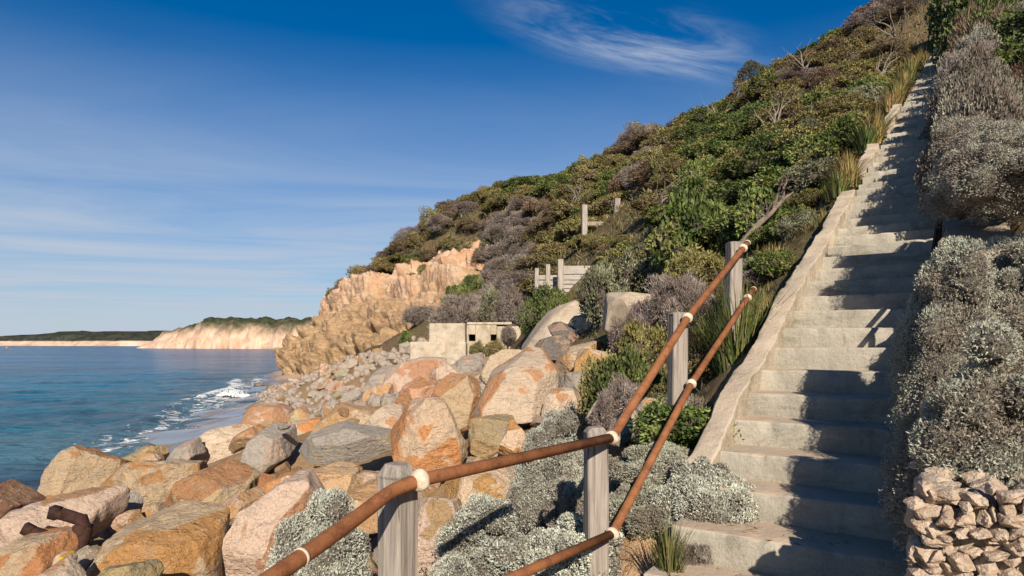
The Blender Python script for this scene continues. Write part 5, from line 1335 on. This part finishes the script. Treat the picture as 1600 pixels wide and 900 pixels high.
# bare sticks standing in the hillside scrub
STK = []
for i in range(4):
    rng = np.random.default_rng(80 + i); m = MB()
    for k in range(4): limb(m, (rng.uniform(-.1, .1), rng.uniform(-.1, .1), -.1), (rng.uniform(-.8, .8), rng.uniform(-.5, .2), rng.uniform(.6, 1)), rng.uniform(.7, 1.2), .035, rng, 1)
    me_ = bpy.data.meshes.new('dead_sticks'); me_.from_pydata(m.v, [], m.f); me_.materials.append(M_DEADP); me_.update(); STK.append(me_)
rng = np.random.default_rng(90)
for i, (px, py) in enumerate([(1155, 180), (1125, 195), (1260, 130), (1400, 75), (985, 300), (1045, 260), (900, 330), (1030, 350), (1210, 230), (800, 400), (775, 430), (720, 400), (1380, 130)]):
    ds = np.linspace(12, 90, 160); zz = terrain(np.c_[(px - CX) / F * ds, ds]); yy_ = HY - zz / ds * F
    j = int(np.argmax(yy_ < py)) if (yy_ < py).any() else 80
    sc_ = rng.uniform(1.0, 1.7) * np.interp(ds[j], [12, 60], [.8, 1.5])
    o = link('dead_sticks', STK[i % 4], None, ((px - CX) / F * ds[j], ds[j], zz[j] + .3 * sc_), (0, 0, rng.uniform(0, 6.28)), (sc_, sc_, sc_)); tag(o, 'pale bare dead sticks poking out of the hillside scrub', 'branches', 'dead sticks in the hillside scrub')

# ------------------------------------------------------------------ scrap iron, broken concrete, wave, buoy
sc0 = P(100, 850, 6.9); m = MB(); rot = Matrix.Rotation(.25, 3, 'Y')
def q_(px, py, d): return P(px, py, d) - sc0
m.tube([q_(42, 826, 6.9), q_(70, 836, 6.9), q_(112, 852, 6.9)], [.05, .06, .06], 8); m.box(q_(44, 828, 6.88), (.10, .06, .12), Matrix.Rotation(.5, 3, 'Y')); m.box(q_(92, 846, 6.85), (.16, .10, .10), rot)
m.tube([q_(82, 802, 7.1), q_(100, 806, 7.05), q_(128, 812, 7.0), q_(134, 830, 6.9), q_(126, 862, 6.8)], [.05, .055, .07, .065, .05], 8)
m.box(q_(86, 801, 7.08), (.09, .1, .13), rot); m.box(q_(112, 806, 7.0), (.22, .04, .10), Matrix.Rotation(.3, 3, 'Y')); m.tube([q_(74, 826, 7.0), q_(128, 836, 6.95)], [.035, .04], 8)
m.tube([q_(110, 852, 6.9), q_(118, 878, 6.7)], [.075, .05], 8); m.box(q_(126, 836, 6.9), (.12, .16, .22), rot)
o = m.build('scrap_iron', M_SCRAP_AND_SHADE, None, True, loc=tuple(sc0)); tag(o, 'dark rusted scrap iron pipes lying on the boulders at lower left', 'scrap metal')
B([(112, 858), (120, 850), (132, 858), (142, 880), (138, 912), (118, 915)], 6.3, 'slab', 'broken pale concrete lump beneath the scrap iron', seed=71, sub=4, name='concrete_lump', cat='rubble', group=None)
yel = MB(); yb = P(101, 880, 5.9)
for a in range(1): yel.box((0, 0, 0), (.14, .16, .17), Matrix.Rotation(.3, 3, 'Y'))
o = yel.build('concrete_fragment', M_BUNK, None, bevel=.03, loc=tuple(yb)); tag(o, 'pale concrete fragment with yellow painted band at lower left', 'rubble')
M_YEL = mat_simple('yellow_paint', (.55, .34, .03), (.42, .25, .03), 20, .6)
ym = MB(); ym.box((0, 0, 0), (.04, .164, .174), Matrix.Rotation(.3, 3, 'Y')); ym.build('painted_band', M_YEL, o)

wv = P(362, 612, 55); wv[2] = SEA; V, F_ = [], []; rng = np.random.default_rng(6); b = 0; sv_, sf_ = ico(1)
for k in range(1100):
    t = rng.normal(); hgt = max(0, rng.normal()) * .75 * math.exp(-t * t * .9)
    c = np.array([t * .75, rng.normal() * .4, .02 + hgt * .42 + .18 * math.exp(-t * t)])
    r_ = rng.uniform(.015, .075) * (1 - .5 * min(hgt, 1)); V.append(sv_ * r_ * np.array([1.3, 1, .8]) + c); F_.append(sf_ + b); b += len(sv_)
M_SPRAY = mat_simple('sea_spray', (.80, .80, .78), (.70, .71, .71), 5, .9, .2, .02)
o = link('breaking_wave', mesh_np('breaking_wave', np.concatenate(V), np.concatenate(F_), None, True, M_SPRAY), None, tuple(wv)); tag(o, 'small white wave breaking by the cliff foot', 'wave', kind='stuff')
for i, (px, py, d, w) in enumerate([(412, 604, 69, .9), (403, 604, 70, .6), (425, 606, 64, 1.1), (236, 690, 27, .5)]):
    q = P(px, py, d); o = link('sea_rock', ROCKS4[i], None, (q[0], q[1], SEA + .1), (0, 0, i), (w, w, w * .6)); rock_props(o, 'dark', rr)
    tag(o, ['dark wet rock in the shallows by the cliff', 'small dark wet rock furthest out in the shallows', 'dark wet rock at the cliff foot', 'dark wet rock awash by the near boulders'][i], 'rock')
q = P(11, 541, 700); m = MB(); m.tube([(0, 0, -.4), (0, 0, 1.0), (0, 0, 1.1), (0, 0, 2.2)], [1.3, 1.3, .7, .2], 10)
o = m.build('buoy', mat_simple('buoy_paint', (.55, .16, .05), (.40, .12, .04), 2), None, True, loc=(q[0], q[1], SEA)); tag(o, 'tiny orange buoy on the sea at the far left', 'buoy')
